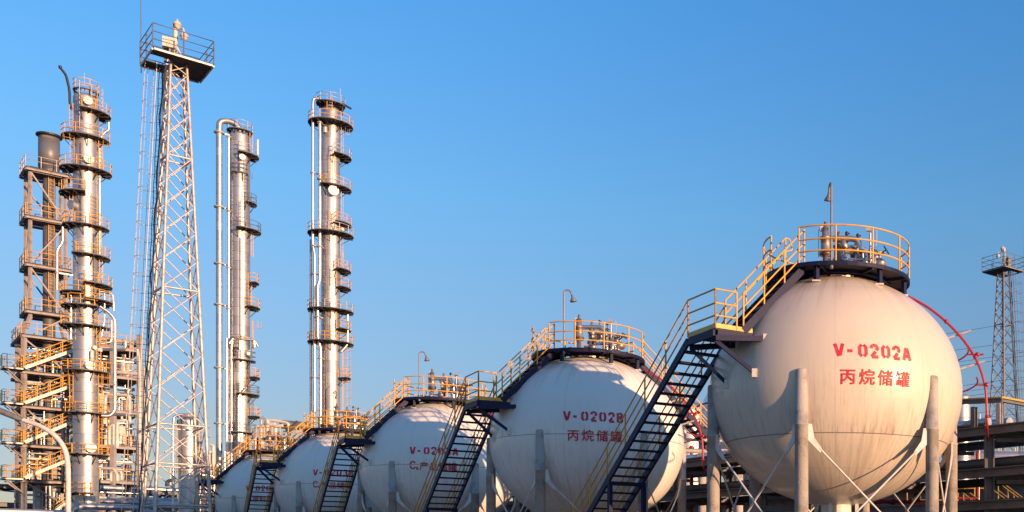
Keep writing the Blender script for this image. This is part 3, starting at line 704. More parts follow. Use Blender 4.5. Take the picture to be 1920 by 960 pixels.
# ------------------------------------------------------------------ distillation columns
def ladder(mb, p0, p1, out, w=0.42, cage=None, r=0.025):
    p0, p1, out = V(p0), V(p1), V(out).normalized(); sd = V(-out.y, out.x, 0)
    for s in (-1, 1): mb.tube([p0 + sd * s * w / 2, p1 + sd * s * w / 2], r, 5)
    n = int((p1 - p0).length / 0.33)
    for i in range(n + 1): q = p0.lerp(p1, (i + 0.5) / (n + 1)); mb.tube([q - sd * w / 2, q + sd * w / 2], r * 0.7, 4)
    if cage is not None and (p1 - p0).length > 2.4:
        n = int(((p1 - p0).length - 2.0) / 0.7)
        ps = []
        for i in range(n + 1):
            q = p0.lerp(p1, (2.0 + i * 0.7) / (p1 - p0).length)
            cage.tube([q + sd * 0.34 * math.cos(R(a)) + out * (0.1 + 0.55 * math.sin(R(a))) for a in range(0, 181, 30)], 0.015, 4)
        for a in (30, 90, 150):
            cage.tube([q + sd * 0.34 * math.cos(R(a)) + out * (0.1 + 0.55 * math.sin(R(a))) for q in (p0.lerp(p1, 2.0 / (p1 - p0).length), p1)], 0.012, 4)
class Column:
    def __init__(s, name, label, cat, px, Y, rp, top, m='clad', group=None, dome=True, prof=None):
        s.px, s.Y = px, Y; s.xf = (px - PPX) / F; s.cos = 1 / math.sqrt(1 + s.xf ** 2); s.k = Y * s.cos / F
        s.t = thing(name, label, cat, ((px - PPX) * Y / F, Y, 0), math.atan(-s.xf), group)
        s.r = rp * s.k; H = s.z(top)
        b = MB()
        if prof: pr = [(a * s.k, s.z(y)) for a, y in prof]
        else:
            pr = [(s.r, 0)] + [(s.r, 0.0 + H * i / 6) for i in range(1, 6)] + [(s.r, H - (0.55 * s.r if dome else 0))]
            if dome: pr += [(s.r * math.cos(R(a)), H - 0.55 * s.r + 0.55 * s.r * math.sin(R(a))) for a in range(15, 91, 15)]
            else: pr += [(0, H)]
        b.lathe(pr, seg=48); b.build('shaft', m, s.t)
    def z(s, y): return zat(y, s.Y)
    def x(s, px): return (px - s.px) * s.k
    def plat(s, y, ro, a0, a1, m='under', rail='yellow', h=0.74, ri=None):
        z = s.z(y); ro = ro * s.k; ri = ri * s.k if ri is not None else s.r + 0.03
        b = MB(); b.sector((0, 0), ri, ro, a0, a1, z - 0.05, z); p = b.build('platform', m, s.t)
        b = MB(); b.sector((0, 0), ro + 0.003, ro + 0.03, a0, a1, z - 0.04, z + 0.035); b.build('toe_plate', 'grey', p)
        b = MB(); n = max(2, int(abs(a1 - a0) / 24))
        for i in range(n + 1):
            a = R(a0 + (a1 - a0) * (i + 0.0) / n); c, sn = math.cos(a), math.sin(a)
            b.beam((ri * c, ri * sn, z - 0.12), (ro * c * 0.99, ro * sn * 0.99, z - 0.12), 0.05, 0.12)
            if i % 2 == 0: b.beam((ri * c, ri * sn, z - 0.75), (ri + (ro - ri) * 0.7) * V(c, sn, 0) + V(0, 0, z - 0.19), 0.05, 0.05)
        b.build('joists', m, p)
        b = MB(); full = abs(a1 - a0) >= 359
        path = arc((0, 0), ro, a0, a1, z, 10)
        if full: rails(b, path[:-1], h, 0.026, (1, 0.5), post=0.9, closed=True, seg=5)
        else:
            c0, c1 = path[0], path[-1]
            rails(b, [c0 * (ri / ro) + V(0, 0, z * (1 - ri / ro))] + path + [c1 * (ri / ro) + V(0, 0, z * (1 - ri / ro))], h, 0.026, (1, 0.5), post=0.9, seg=5)
        b.build('railing', rail, p)
        return p
    def man(s, px, y, rp, a=-70, m='disc', dep=0.35):
        x = s.x(px); rr = s.r
        x = max(-0.95 * rr, min(0.95 * rr, x)); yy = -math.sqrt(rr * rr - x * x); d = V(x, yy, 0).normalized()
        b = MB(); R_ = rp * s.k
        b.lathe([(R_ * 0.8, -0.2), (R_ * 0.8, dep * 0.5), (R_, dep * 0.5), (R_, dep), (0, dep + 0.02)], V(x, yy, s.z(y)), 20, d, False); b.build('manway_cover', m, s.t)
    def lad(s, ang, y0, y1, m='yellow', cage=True, off=0.22, r=None):
        d = V(math.cos(R(ang)), math.sin(R(ang)), 0); rr = (r if r is not None else s.r) + off
        b, cg = MB(), MB(); ladder(b, d * rr + V(0, 0, s.z(y0)), d * rr + V(0, 0, s.z(y1)), d, 0.42, cg if cage else None)
        l = b.build('ladder', m, s.t)
        if cage and cg.v: cg.build('ladder_cage', m, l)
    def pipe(s, pts, rp, dep=-0.3, m='pipe', bend=None, seg=12):
        r = rp * s.k
        b = MB(); b.pipe([V(s.x(p[0]), p[2] if len(p) > 2 else dep, s.z(p[1])) for p in pts], r, bend or r * 2.5, seg); return b.build('riser_pipe', m, s.t)
    def clamp(s, px, y, rp, dep=-0.3):
        b = MB(); c = V(s.x(px), dep, s.z(y)); r = rp * s.k
        b.lathe([(r, -0.06), (r * 1.7, -0.06), (r * 1.7, 0.06), (r, 0.06)], c, 12); d = V(-c.x, -c.y, 0)
        if d.length > s.r + 0.1: b.beam(c, c + d * (1 - s.r * 0.98 / d.length), 0.07, 0.10)
        b.build('pipe_clamp', 'galv', s.t)

CG = 'silver process columns behind the tanks'
# left column, the thickest one
c1 = Column('distillation_column', 'thick silver column with many ring platforms, left of the tall lattice mast', 'column', 161, 80.0, 24.5, 176, 'clad', CG)
for y, ro, a0, a1 in ((172, 24, 0, 360), (213, 47, -105, 35), (262, 46, -190, -5), (322, 49, -205, 15), (368, 50, -215, -92), (427, 44, -200, 0), (482, 46, -125, 10),
                      (535, 50, -95, 30), (553, 48, -215, -100), (565, 52, -92, 30), (577, 46, -210, -62), (614, 48, -205, -20), (698, 46, -180, 10), (776, 42, -170, 10), (853, 44, -170, 20), (925, 40, -200, -70)):
    c1.plat(y, ro, a0, a1, rail='yellow', ri=20 if y == 172 else None)
for px, y, rp in ((164, 197, 9), (165, 305, 10), (141, 392, 10), (167, 688, 10), (168, 841, 11)): c1.man(px, y, rp, m='disc' if px > 150 else 'clad2')
for ang, y0, y1 in ((-150, 262, 205), (-60, 172 + 45, 165), (-60, 427, 368), (-145, 322, 262), (-35, 482, 427), (-30, 322, 262), (-25, 535, 482), (-150, 427, 368), (-80, 577, 535), (-40, 698, 614), (-150, 776, 698), (-30, 776, 698), (-30, 853, 776), (-155, 925, 853), (-100, 960, 925)): c1.lad(ang, y0, y1, 'yellow', cage=y0 < 500 or y0 > 690)
c1.lad(10, 214, 160, 'galv'); c1.lad(15, 322, 270, 'galv'); c1.lad(12, 535, 490, 'galv')
c1.pipe([(134, 212), (131, 200), (131, 178), (124, 150), (114, 140)], 2.6, -0.2, 'black', 0.9); c1.pipe([(114, 141), (113, 136)], 3.2, -0.2, 'black')
c1.pipe([(187, 255), (187, 480)], 2.2, -0.3); c1.pipe([(187, 260), (196, 246), (204, 240), (204, 225)], 2.6, -0.5)
c1.pipe([(187, 576), (206, 586), (216, 598), (216, 768), (206, 780), (190, 780)], 3.6, -0.9); c1.pipe([(186, 546), (212, 548), (214, 580)], 2.6, -0.6); c1.pipe([(209, 600), (209, 640), (190, 645)], 2.4, -0.8)
c1.pipe([(190, 630), (196, 600), (196, 545)], 2.0, -0.5)
c1.pipe([(133, 640), (134, 560), (128, 552)], 2.2, -0.4); c1.pipe([(118, 434), (118, 462), (108, 478), (108, 552)], 2.6, -0.3); c1.pipe([(172, 690), (172, 660)], 3.5, -1.0, 'white'); 
c1.pipe([(152, 276), (152, 430)], 1.0, -0.9, 'clad_dark'); c1.pipe([(176, 440), (176, 620)], 0.9, -0.8, 'clad_dark')
c1.pipe([(158, 160), (158, 137)], 0.5, 0, 'galv'); c1.pipe([(149, 250), (149, 160)], 0.8, -0.8, 'galv')
for px, y in ((187, 330), (187, 400), (216, 640), (216, 720), (108, 520)): c1.clamp(px, y, 2.4, -0.3 if px != 216 else -0.9)
for px, y in ((173, 654), (181, 656)): c1.man(px, y, 4.5)

# middle column with the big overhead line
c2 = Column('distillation_column', 'silver column with a fat overhead pipe arching down its left side', 'column', 449.5, 92.0, 19.5, 247, 'clad2', CG)
c2.plat(247, 24, 0, 360, ri=16, rail='galv')
for y, ro, a0, a1, rl in ((292, 36, -95, 30, 'galv'), (328, 24, -130, -50, 'grey'), (381, 32, -65, 10, 'grey'), (433, 40, -100, 10, 'grey'), (529, 36, -40, 30, 'yellow'), (576, 38, -62, 20, 'yellow'), (655, 26, -175, -95, 'grey'), (677, 32, -110, -20, 'grey'),
                        (707, 38, -45, 30, 'yellow'), (740, 37, -100, 15, 'grey'), (780, 38, -40, 30, 'yellow'), (812, 32, -120, 10, 'grey')):
    c2.plat(y, ro, a0, a1, rail=rl)
for px, y, rp in ((453, 301, 6), (462, 664, 6)): c2.man(px, y, rp)
for ang, y0, y1, m_ in ((-80, 328, 292, 'grey'), (-60, 381, 328, 'grey'), (-75, 433, 381, 'grey'), (-30, 292, 250, 'yellow'), (-20, 480, 433, 'yellow'), (-40, 576, 529, 'yellow'), (-10, 655, 600, 'yellow'), (-55, 740, 707, 'yellow'), (-15, 780, 740, 'grey')): c2.lad(ang, y0, y1, m_)
c2.pipe([(450, 252), (447, 240), (432, 233), (412, 236), (411.5, 258), (411.5, 960)], 6.0, -0.35, 'clad2', 0.9, 16)
c2.pipe([(429, 262), (429, 960)], 2.6, -0.5); c2.pipe([(425.5, 640), (425.5, 960)], 2.2, -0.9); c2.pipe([(434, 960), (434, 655), (437, 640), (476, 637), (484, 650)], 2.4, -0.8)
c2.pipe([(452, 450), (452, 640)], 0.9, -1.0, 'clad_dark'); c2.pipe([(447, 960), (447, 745), (455, 738), (462, 730)], 2.0, -1.1); c2.pipe([(463, 737), (472, 655), (472, 640)], 0.8, -0.9, 'clad_dark')
c2.pipe([(477, 652), (476, 640)], 3.0, -0.8); c2.pipe([(437, 640), (430, 650)], 3.2, -1.0)
c2.pipe([(483, 292), (483, 262)], 2.4, -0.8, 'white'); c2.pipe([(469, 236), (469, 227)], 0.5, 0, 'galv')
for y in (258, 396, 501, 577, 694, 797): c2.clamp(411.5, y, 6.0, -0.35); c2.clamp(429, y + 6, 2.6, -0.5)
b = MB(); b.lathe([(c2.r + 0.01, -0.06), (c2.r + 0.12, -0.06), (c2.r + 0.12, 0.06), (c2.r + 0.01, 0.06)], (0, 0, c2.z(634)), 40); b.build('stiffener_ring', 'galv', c2.t)

# slim column right of them
c3 = Column('distillation_column', 'slim silver column standing alone above the tanks, third from the left', 'column', 620, 95.0, 17.8, 200, 'clad', CG)
c3.plat(197, 27, 0, 360, ri=8, rail='galv')
for y, ro, a0, a1, rl in ((235, 42, -200, 20, 'yellow'), (294, 39, -80, 30, 'galv'), (354, 39, -120, 15, 'yellow'), (420, 39, -75, 30, 'yellow'), (441, 43, -200, 10, 'galv'), (507, 38, -70, 30, 'yellow'), (540, 38, -60, 30, 'yellow'), (584, 43, -190, 10, 'galv'), (618, 38, -60, 25, 'yellow'),
                        (644, 43, -190, 10, 'yellow'), (708, 38, -40, 30, 'yellow'), (800, 40, -120, 20, 'yellow')):
    c3.plat(y, ro, a0, a1, rail=rl)
c3.man(623.5, 364, 10, dep=0.5); c3.man(634, 432, 4, dep=0.5); c3.man(627, 737, 3, dep=0.3, m='rusty')
for ang, y0, y1, m_ in ((-95, 215, 185, 'yellow'), (-85, 330, 294, 'yellow'), (-20, 294, 240, 'galv'), (-20, 410, 360, 'galv'), (-85, 441, 400, 'yellow'), (-25, 480, 445, 'galv'), (-75, 540, 507, 'yellow'), (-75, 618, 584, 'yellow'), (-5, 800, 650, 'yellow'), (-12, 500, 470, 'yellow'), (-100, 640, 618, 'yellow')): c3.lad(ang, y0, y1, m_)
c3.pipe([(600, 193), (588, 195), (587, 205), (587, 470), (590, 482), (590, 960)], 2.8, -0.6); c3.pipe([(600, 238), (600, 530), (596, 542), (596, 640), (601, 655), (601, 960)], 3.2, -0.9)
c3.pipe([(583, 455), (583, 960)], 2.2, -0.2, 'clad2'); c3.pipe([(611, 450), (611, 820)], 1.6, -0.95, 'clad_dark'); c3.pipe([(652, 590), (652, 645), (640, 660)], 2.4, -0.6); c3.pipe([(613, 960), (613, 735), (618, 727)], 0.8, -1.2, 'clad_dark')
c3.pipe([(641, 215), (642, 193), (659, 200)], 2.0, -0.3, 'black', 0.1); c3.pipe([(638, 180), (638, 164)], 0.5, -0.2, 'galv')
for (y, px, rp, dp) in ((240, 600, 3.2, -0.9), (333, 587, 2.8, -0.6), (345, 600, 3.2, -0.9), (468, 590, 2.8, -0.6), (470, 600, 3.2, -0.9), (520, 590, 2.8, -0.6), (600, 596, 3.2, -0.9), (677, 601, 3.2, -0.9), (712, 590, 2.8, -0.6)): c3.clamp(px, y, rp, dp)
c3.pipe([(610, 258), (610, 248)], 4.0, -1.0, 'galv'); 

# ------------------------------------------------------------------ stack and its steel frame
FY = 94.0
p0 = P(45, 960, FY); p0.z = 0
fr = thing('steel_frame', 'grey brown braced steel frame with floors and zigzag stairs at the left edge', 'steel frame', p0, R(45)); fr.scale = (FY / 84, FY / 84, 1)
# local x runs along the plant grid to the right and away, local y to the left and away
def fz(y): return zat(y, FY)
S0, INS = 3.2, 0.45
def fpost(i, j, up): return V(INS + i * (S0 - 2 * INS), INS + j * (S0 - 2 * INS), 0) if up else V(i * S0, j * S0, 0)
zk, zk2, ztop = fz(626), fz(590), fz(308)
for i in (0, 1):
    for j in (0, 1):
        a, b_ = fpost(i, j, False), fpost(i, j, True)
        b = MB(); b.beam(a, a + V(0, 0, zk), 0.28, 0.28); b.beam(a + V(0, 0, zk), b_ + V(0, 0, zk2), 0.23, 0.23); b.beam(b_ + V(0, 0, zk2), b_ + V(0, 0, ztop), 0.19, 0.19)
        b.build('post', 'frame', fr)
def floor_(z, x0, x1, y0, y1, railm='yellow', bm='frame', bh=0.20):
    b = MB(); b.box(((x0 + x1) / 2, (y0 + y1) / 2, z - 0.03), (x1 - x0, y1 - y0, 0.06)); f = b.build('floor', 'under', fr)
    b = MB(); c = [V(x0, y0, z - 0.2), V(x1, y0, z - 0.2), V(x1, y1, z - 0.2), V(x0, y1, z - 0.2)]
    for k in range(4):
        d = (c[(k + 1) % 4] - c[k]).normalized() * 0.05; b.ibeam(c[k] + d, c[(k + 1) % 4] - d, 0.14, bh)
    for k in range(1, 4): yy = y0 + (y1 - y0) * k / 4; b.beam((x0 + 0.1, yy, z - 0.15), (x1 - 0.1, yy, z - 0.15), 0.08, 0.16)
    b.build('floor_beams', bm, f)
    b = MB(); rails(b, [V(x0, y0, z), V(x1, y0, z), V(x1, y1, z), V(x0, y1, z)], 1.05, 0.028, (1, 0.55), post=1.0, closed=True, seg=5); b.build('floor_railing', railm, f)
for y, m_ in ((309, 'galv'), (400, 'yellow'), (490, 'yellow'), (578, 'yellow')): floor_(fz(y), 0.1, 3.1, 0.1, 3.1, m_)
LV = [626, 694, 759, 832, 898]
for y in LV: floor_(fz(y), -0.2, 5.6, -0.2, 5.4)
for (x0, x1, ya, yb, yy) in ((0.45, 2.75, 309, 400, 0.45), (2.75, 0.45, 400, 490, 0.45), (0.45, 2.75, 490, 578, 0.45), (2.75, 0.45, 578, 626, 0.45), (0.45, 2.75, 330, 400, 2.75), (2.75, 0.45, 400, 490, 2.75), (0.45, 2.75, 490, 578, 2.75),
                             (0.1, 3.0, 630, 694, 0), (3.0, 0.1, 694, 759, 3.2), (0.1, 3.0, 759, 832, 0), (0.1, 3.0, 832, 898, 3.2), (0.1, 4.6, 898, 975, 0)):
    b = MB(); b.beam((x0, yy, fz(ya) - 0.3), (x1, yy, fz(yb)), 0.11, 0.11); b.build('brace', 'frame', fr)
for k in (0, 1, 2):
    ya = (309, 400, 490)[k]; b = MB(); b.beam((0.45, 0.6, fz(ya) - 0.2), (0.45, 2.6, fz(ya + 88)), 0.12, 0.12); b.build('brace', 'frame', fr)
for k, y in enumerate(LV[1:]):
    z = fz(y); b = MB(); b.box((-0.83, -0.55, z - 0.03), (1.25, 1.5, 0.06)); ld = b.build('landing', 'under', fr)
    b = MB(); b.beam((-1.45, -1.3, z - 0.12), (-0.2, -1.3, z - 0.12), 0.07, 0.13); b.beam((-1.45, 0.2, z - 0.12), (-0.2, 0.2, z - 0.12), 0.07, 0.13); b.beam((-1.45, -1.25, z - 0.12), (-1.45, 0.15, z - 0.12), 0.06, 0.12); b.build('landing_edge', 'cream', ld)
    b = MB(); b.beam((-1.2, -1.25, z - 0.25), (-0.05, -0.1, z - 1.3), 0.09, 0.09); b.beam((-1.2, 0.15, z - 0.25), (-0.05, 0.0, z - 1.3), 0.09, 0.09); b.build('landing_strut', 'frame', ld)
    b = MB(); rails(b, [V(-0.2, -1.3, z), V(-1.45, -1.3, z), V(-1.45, 0.2, z), V(-0.2, 0.2, z)], 1.05, 0.028, (1, 0.55), post=1.0, seg=5); b.build('landing_railing', 'yellow', ld)
    b = MB(); b.box((-1.47, -0.55, z + 0.5), (0.012, 1.3, 0.75)); b.build('rail_panel', 'yellow', ld)
    # flight rising to the right from this landing, and its return flight behind
    zu = fz(LV[k]); zm = (z + zu) / 2 + 0.3
    fl = bpy.data.objects.new('stair_flight', None); C.objects.link(fl); fl.parent = fr
    for (q0, q1, mm) in ((V(-0.1, -1.25, z), V(3.1, -1.25, zm + 0.2), 'cream'), (V(-0.1, -0.45, z), V(3.1, -0.45, zm + 0.2), 'frame')):
        MB().beam(q0, q1, 0.07, 0.26).build('stringer', mm, fl)
    b = MB()
    for i in range(1, 11): q = V(-0.1, -0.85, z).lerp(V(3.1, -0.85, zm + 0.2), i / 11); b.box(q, (0.26, 0.72, 0.04))
    b.build('steps', 'under', fl)
    b = MB()
    for yy in (-1.25, -0.45): rails(b, [V(-0.1, yy, z + 0.1), V(3.1, yy, zm + 0.3)], 1.0, 0.03, (1, 0.6, 0.3), post=0.9, seg=5)
    b.build('stair_railing', 'yellow', fl)
    b = MB(); b.box((3.7, -0.6, zm + 0.17), (1.2, 1.5, 0.05)); b.build('half_landing', 'under', fl)
b = MB(); b.beam((0.5, -1.25, fz(985)), (4.2, -1.25, fz(908)), 0.07, 0.24); b.beam((0.5, -0.45, fz(985)), (4.2, -0.45, fz(908)), 0.07, 0.24)
fl = b.build('stair_flight', 'cream', fr); b = MB(); rails(b, [V(0.5, -1.25, fz(985)), V(4.2, -1.25, fz(908))], 1.0, 0.03, (1, 0.6, 0.3), post=0.9); rails(b, [V(4.2, -1.25, fz(908)), V(5.8, -1.25, fz(908))], 1.0, 0.03, (1, 0.6, 0.3), post=0.9); b.build('stair_railing', 'yellow', fl)

st = Column('exhaust_stack', 'dark grey exhaust stack with a black flared rim, inside the left steel frame', 'chimney', 92, 96.5, 12, 255, 'clad_dark', None, False,
            prof=[(12, 1098), (12, 330), (20, 318), (20.5, 262), (20.5, 258), (17, 258), (17, 300), (0, 300)])
b = MB(); b.lathe([(20.6 * st.k, st.z(259)), (25.5 * st.k, st.z(257)), (25.5 * st.k, st.z(254)), (17 * st.k, st.z(254)), (17 * st.k, st.z(258))], seg=32, smooth=False); b.build('rim', 'black', st.t)
b = MB(); b.lathe([(20.7 * st.k, st.z(316)), (20.75 * st.k, st.z(316)), (20.75 * st.k, st.z(263)), (20.7 * st.k, st.z(263))], seg=32); b.build('upper_casing', 'casing', st.t)
for y0, y1 in ((400, 312), (490, 402), (578, 492)): st.lad(-75, y0, y1, 'yellow', False, 0.15)

# ------------------------------------------------------------------ process structure right of the thick column
QY = 96.0; QS = QY / 86
q0 = P(262, 960, QY); q0.z = 0
ps = thing('process_structure', 'brown multi-storey equipment frame between the thick column and the lattice mast', 'steel frame', q0, R(45)); ps.scale = (QS, QS, 1)
def pz(y): return zat(y, QY)
PX0, PY1 = -3.6, 4.2
for i in (PX0, PX0 / 2, 0):
    for j in (0, PY1):
        b = MB(); b.beam((i, j, 0), (i, j, pz(628 if i == 0 else 640)), 0.32, 0.32); b.build('post', 'frame', ps)
for y in (655, 708, 772, 838, 903):
    z = pz(y); b = MB(); b.box((PX0 / 2, PY1 / 2, z - 0.03), (-PX0 - 0.1, PY1 - 0.1, 0.06)); f = b.build('floor', 'under', ps)
    b = MB()
    for j in (0.0, PY1): b.ibeam((PX0 - 0.2, j, z - 0.17), (0.2, j, z - 0.17), 0.16, 0.26)
    for i in (PX0, 0): b.ibeam((i, 0.1, z - 0.21), (i, PY1 - 0.1, z - 0.21), 0.16, 0.30)
    b.build('floor_beams', 'frame', f)
    b = MB(); rails(b, [V(PX0, -0.1, z), V(0.1, -0.1, z), V(0.1, PY1, z)], 1.05, 0.028, (1, 0.55), post=0.9, seg=5); b.build('floor_railing', 'yellow', f)
# vessels and pipes standing on its floors
def loc3(x, y, z): return q0 + W2 * x * QS + G2 * y * QS + V(0, 0, z)
def standing_drum(name, label, x, y, z, r, h, m='clad2'):
    t = thing(name, label, 'vessel', loc3(x, y, z), R(45), 'small vessels on the brown equipment frame')
    b = MB(); b.lathe([(r, 0.25), (r, h - 0.3 * r), (r * 0.8, h - 0.08 * r), (r * 0.4, h), (0, h + 0.02)], seg=20); b.build('shell', m, t)
    b = MB(); b.lathe([(r * 0.7, 0), (r * 0.7, 0.25), (r, 0.26)], seg=16); b.build('skirt', 'frame', t)
    b = MB(); b.lathe([(0.08, h - 0.02), (0.08, h + 0.2), (0.14, h + 0.2), (0.14, h + 0.26), (0, h + 0.26)], seg=12); b.build('nozzle', 'rusty', t)
standing_drum('process_drum', 'small silver drum on the second floor of the brown frame', -1.0, 0.9, pz(708), 0.45, 1.8)
standing_drum('process_drum', 'squat dull drum on the third floor of the brown frame', -2.6, 1.2, pz(772), 0.55, 1.5, 'pale')
standing_drum('process_drum', 'white drum on the fourth floor of the brown frame', -1.2, 1.0, pz(838), 0.5, 1.9, 'white')
standing_drum('process_drum', 'lowest silver drum of the brown frame', -2.4, 1.3, pz(903), 0.5, 1.7)
def hdrum(label, c, L_, r, d, m='clad2', group=None):
    t = thing('horizontal_drum', label, 'vessel', c, math.atan2(d[1], d[0]), group)
    b = MB(); b.lathe([(0, -L_ / 2 - r * 0.5), (r * 0.6, -L_ / 2 - r * 0.38), (r * 0.92, -L_ / 2 - r * 0.15), (r, -L_ / 2), (r, L_ / 2), (r * 0.92, L_ / 2 + r * 0.15), (r * 0.6, L_ / 2 + r * 0.38), (0, L_ / 2 + r * 0.5)], (0, 0, r + 0.3), 24, (1, 0, 0)); b.build('shell', m, t)
    for s in (-1, 1):
        b = MB(); b.box((s * L_ * 0.3, 0, 0.16 + r * 0.15), (0.2, r * 1.5, 0.32 + r * 0.3)); b.build('saddle', 'frame', t)
hdrum('brown horizontal header drum along the top of the brown frame', loc3(-1.4, 0.8, pz(655)), 3.6, 0.30, W2, 'frame')

PIPES = []
def pline(label, pts, r, m='pipe', group='pipe runs in the process area', bend=None, seg=10, flanges=()):
    c = sum((V(p) for p in pts), V(0, 0, 0)) / len(pts); base = V(pts[0])
    b = MB(); b.pipe([V(p) - base for p in pts], r, bend or r * 2.6, seg)
    for f in flanges:
        i, t = int(f), f - int(f); q = V(pts[i]).lerp(V(pts[i + 1]), t) - base; d = V(pts[i + 1]) - V(pts[i])
        b.lathe([(r, -0.05), (r * 1.5, -0.05), (r * 1.5, 0.05), (r, 0.05)], q, 12, d)
    o = b.build('pipe_run', m, None, base); tag(o, label, 'pipe', group); PIPES.append(o); return o
def PP(Y, *pts): return [P(p[0], p[1], Y + (p[2] if len(p) > 2 else 0)) for p in pts]
pline('pale looping pipe between the third and fourth floors of the brown frame', PP(91.5, (196, 795), (198, 740), (243, 741), (243, 790), (246, 793)), 0.13, 'pale')
pline('bent silver pipe under the second floor of the brown frame', PP(91.5, (190, 655), (235, 656), (235, 640)), 0.12, 'pipe')
pline('white pipe along the second floor railing of the brown frame', PP(91.5, (222, 698), (262, 702)), 0.16, 'white')
pline('silver pipe hanging below the third floor of the brown frame', PP(91.5, (190, 776), (250, 779)), 0.13, 'pipe')
pline('paired upright pale pipe left of the frame post, fourth floor', PP(91.2, (205, 834), (205, 800), (212, 797)), 0.12, 'pale')
pline('upright pale pipe standing on the fourth floor', PP(91.2, (213, 834), (213, 796)), 0.10, 'white')
pline('upright white pipe near the post on the fourth floor', PP(91.2, (219, 840), (220, 790), (232, 788)), 0.12, 'white')
pline('tall slender pale pipe beside the right post of the brown frame', PP(81, (262, 960), (262, 690), (258, 655)), 0.11, 'pale')
pline('long vertical pale pipe just left of the lattice mast cables', PP(72, (268, 960), (271, 780), (272, 690)), 0.10, 'pale')
pline('looping cream pipe on the fifth floor', PP(91.2, (190, 878), (214, 879), (220, 890), (220, 902)), 0.13, 'cream')
pline('small crooked pipe by the lower stair of the brown frame', PP(91.2, (208, 902), (208, 884), (228, 884), (228, 900)), 0.10, 'white')
def tangle(label, org, ex, ey, w, d, h, n, seed, mats=('pale', 'pipe', 'white', 'clad2', 'galv')):
    """floor-mounted pipework: risers, cross-overs, valves and small vessels inside a bay"""
    rnd = random.Random(seed); t = thing('pipe_manifold', label, 'pipework', org)
    def L(x, y, z): return ex * x + ey * y + V(0, 0, z)
    for i in range(n):
        x, y = rnd.uniform(0, w), rnd.uniform(0.1, d); r_ = rnd.choice((0.05, 0.06, 0.08, 0.10, 0.13)); m_ = rnd.choice(mats); k = rnd.random(); z = rnd.uniform(0.25, 0.92) * h
        b = MB()
        if k < 0.35: b.pipe([L(x, y, 0), L(x, y, z), L(min(w, max(0, x + rnd.uniform(-1.6, 1.6))), y, z)], r_)
        elif k < 0.6: x2 = min(w, x + rnd.uniform(0.4, 1.3)); b.pipe([L(x, y, 0), L(x, y, z), L(x2, y, z), L(x2, y, 0)], r_)
        elif k < 0.82: b.pipe([L(0, y, z), L(w, y, z)], r_ * 0.9)
        else: b.pipe([L(x, y, 0), L(x, y, h * 0.98)], r_)
        if k < 0.7:
            zz = z * 0.45; b.lathe([(r_, -0.16), (r_ * 1.9, -0.16), (r_ * 1.9, -0.11), (r_ * 1.25, -0.09), (r_ * 1.25, 0.09), (r_ * 1.9, 0.11), (r_ * 1.9, 0.16), (r_, 0.16)], L(x, y, zz) if k < 0.6 else L(x, y, z), 10, (0, 0, 1) if k < 0.6 else ex)
        b.build('pipe_bend', m_, t)
    for i in range(max(1, n // 6)):
        x, y = rnd.uniform(0.3, w - 0.3), rnd.uniform(0.4, d); r_ = rnd.uniform(0.18, 0.34); hh = rnd.uniform(0.5, 0.85) * h
        MB().lathe([(r_, 0.2), (r_, hh - r_ * 0.4), (r_ * 0.7, hh - 0.1 * r_), (0, hh)], L(x, y, 0), 16).build('small_vessel', rnd.choice(('clad2', 'white', 'pipe', 'frame')), t)
    return t
fl_h = [pz(a) - pz(b) - 0.4 for a, b in ((655, 708), (708, 772), (772, 838), (838, 903), (903, 960))]
for k, (y, wd, hh, lb) in enumerate(((708, 3.9, fl_h[0], 'pipework tangle on the topmost railed floor of the brown frame'), (772, 3.9, fl_h[1], 'pipework tangle on the middle floor of the brown frame'), (838, 3.9, fl_h[2], 'pipework tangle on the second lowest floor of the brown frame'), (903, 3.9, fl_h[3], 'pipework tangle on the lowest floor of the brown frame'), (985, 3.9, 2.6, 'pipework tangle at ground level under the brown frame'))):
    tangle(lb, loc3(PX0, 0.3, pz(y) if y < 980 else 0), W2, G2, wd, 3.6, hh, 22, 40 + k)
def loc2(x, y, z): return p0 + W2 * x * FY / 84 + G2 * y * FY / 84 + V(0, 0, z)
for k, (ya, yb, lb) in enumerate(((694, 640, 'pipework on the uppermost wide floor of the left frame'), (759, 700, 'pipework on the second wide floor of the left frame'), (832, 765, 'pipework on the third wide floor of the left frame'), (898, 838, 'pipework on the lowest wide floor of the left frame'))):
    tangle(lb, loc2(0.4, 0.3, fz(ya)), W2, G2, 5.6, 3.2, (fz(yb) - fz(ya)), 34, 60 + k)
tangle('dense ground level pipework at the foot of the left frame', loc2(-0.6, 0.2, 0), W2, G2, 6.6, 4.2, fz(905), 44, 70)
tangle('low sunlit pipework behind the lattice mast foot and the looped vessel', P(262, 960, 106) - V(0, 0, P(262, 960, 106).z), W2, G2, 10.5, 3.0, zat(868, 106), 46, 71, ('pale', 'pipe', 'white', 'cream', 'pale'))
tangle('taller sunlit pipework behind the mast foot, right of the looped vessel', P(372, 960, 112) - V(0, 0, P(372, 960, 112).z), W2, G2, 4.0, 2.0, zat(838, 112), 22, 75, ('pale', 'pipe', 'white', 'yellow'))
tangle('tall thin pipework between the mast leg and the fat overhead line', P(372, 960, 84) * 1.0 - V(0, 0, P(372, 960, 84).z), W2, G2, 2.2, 2.0, zat(838, 84), 16, 72)
tangle('pipework clutter behind the rail of the smallest tank', P(470, 900, 86) - V(0, 0, P(470, 900, 86).z), W2, G2, 3.4, 2.0, zat(800, 86), 18, 73)
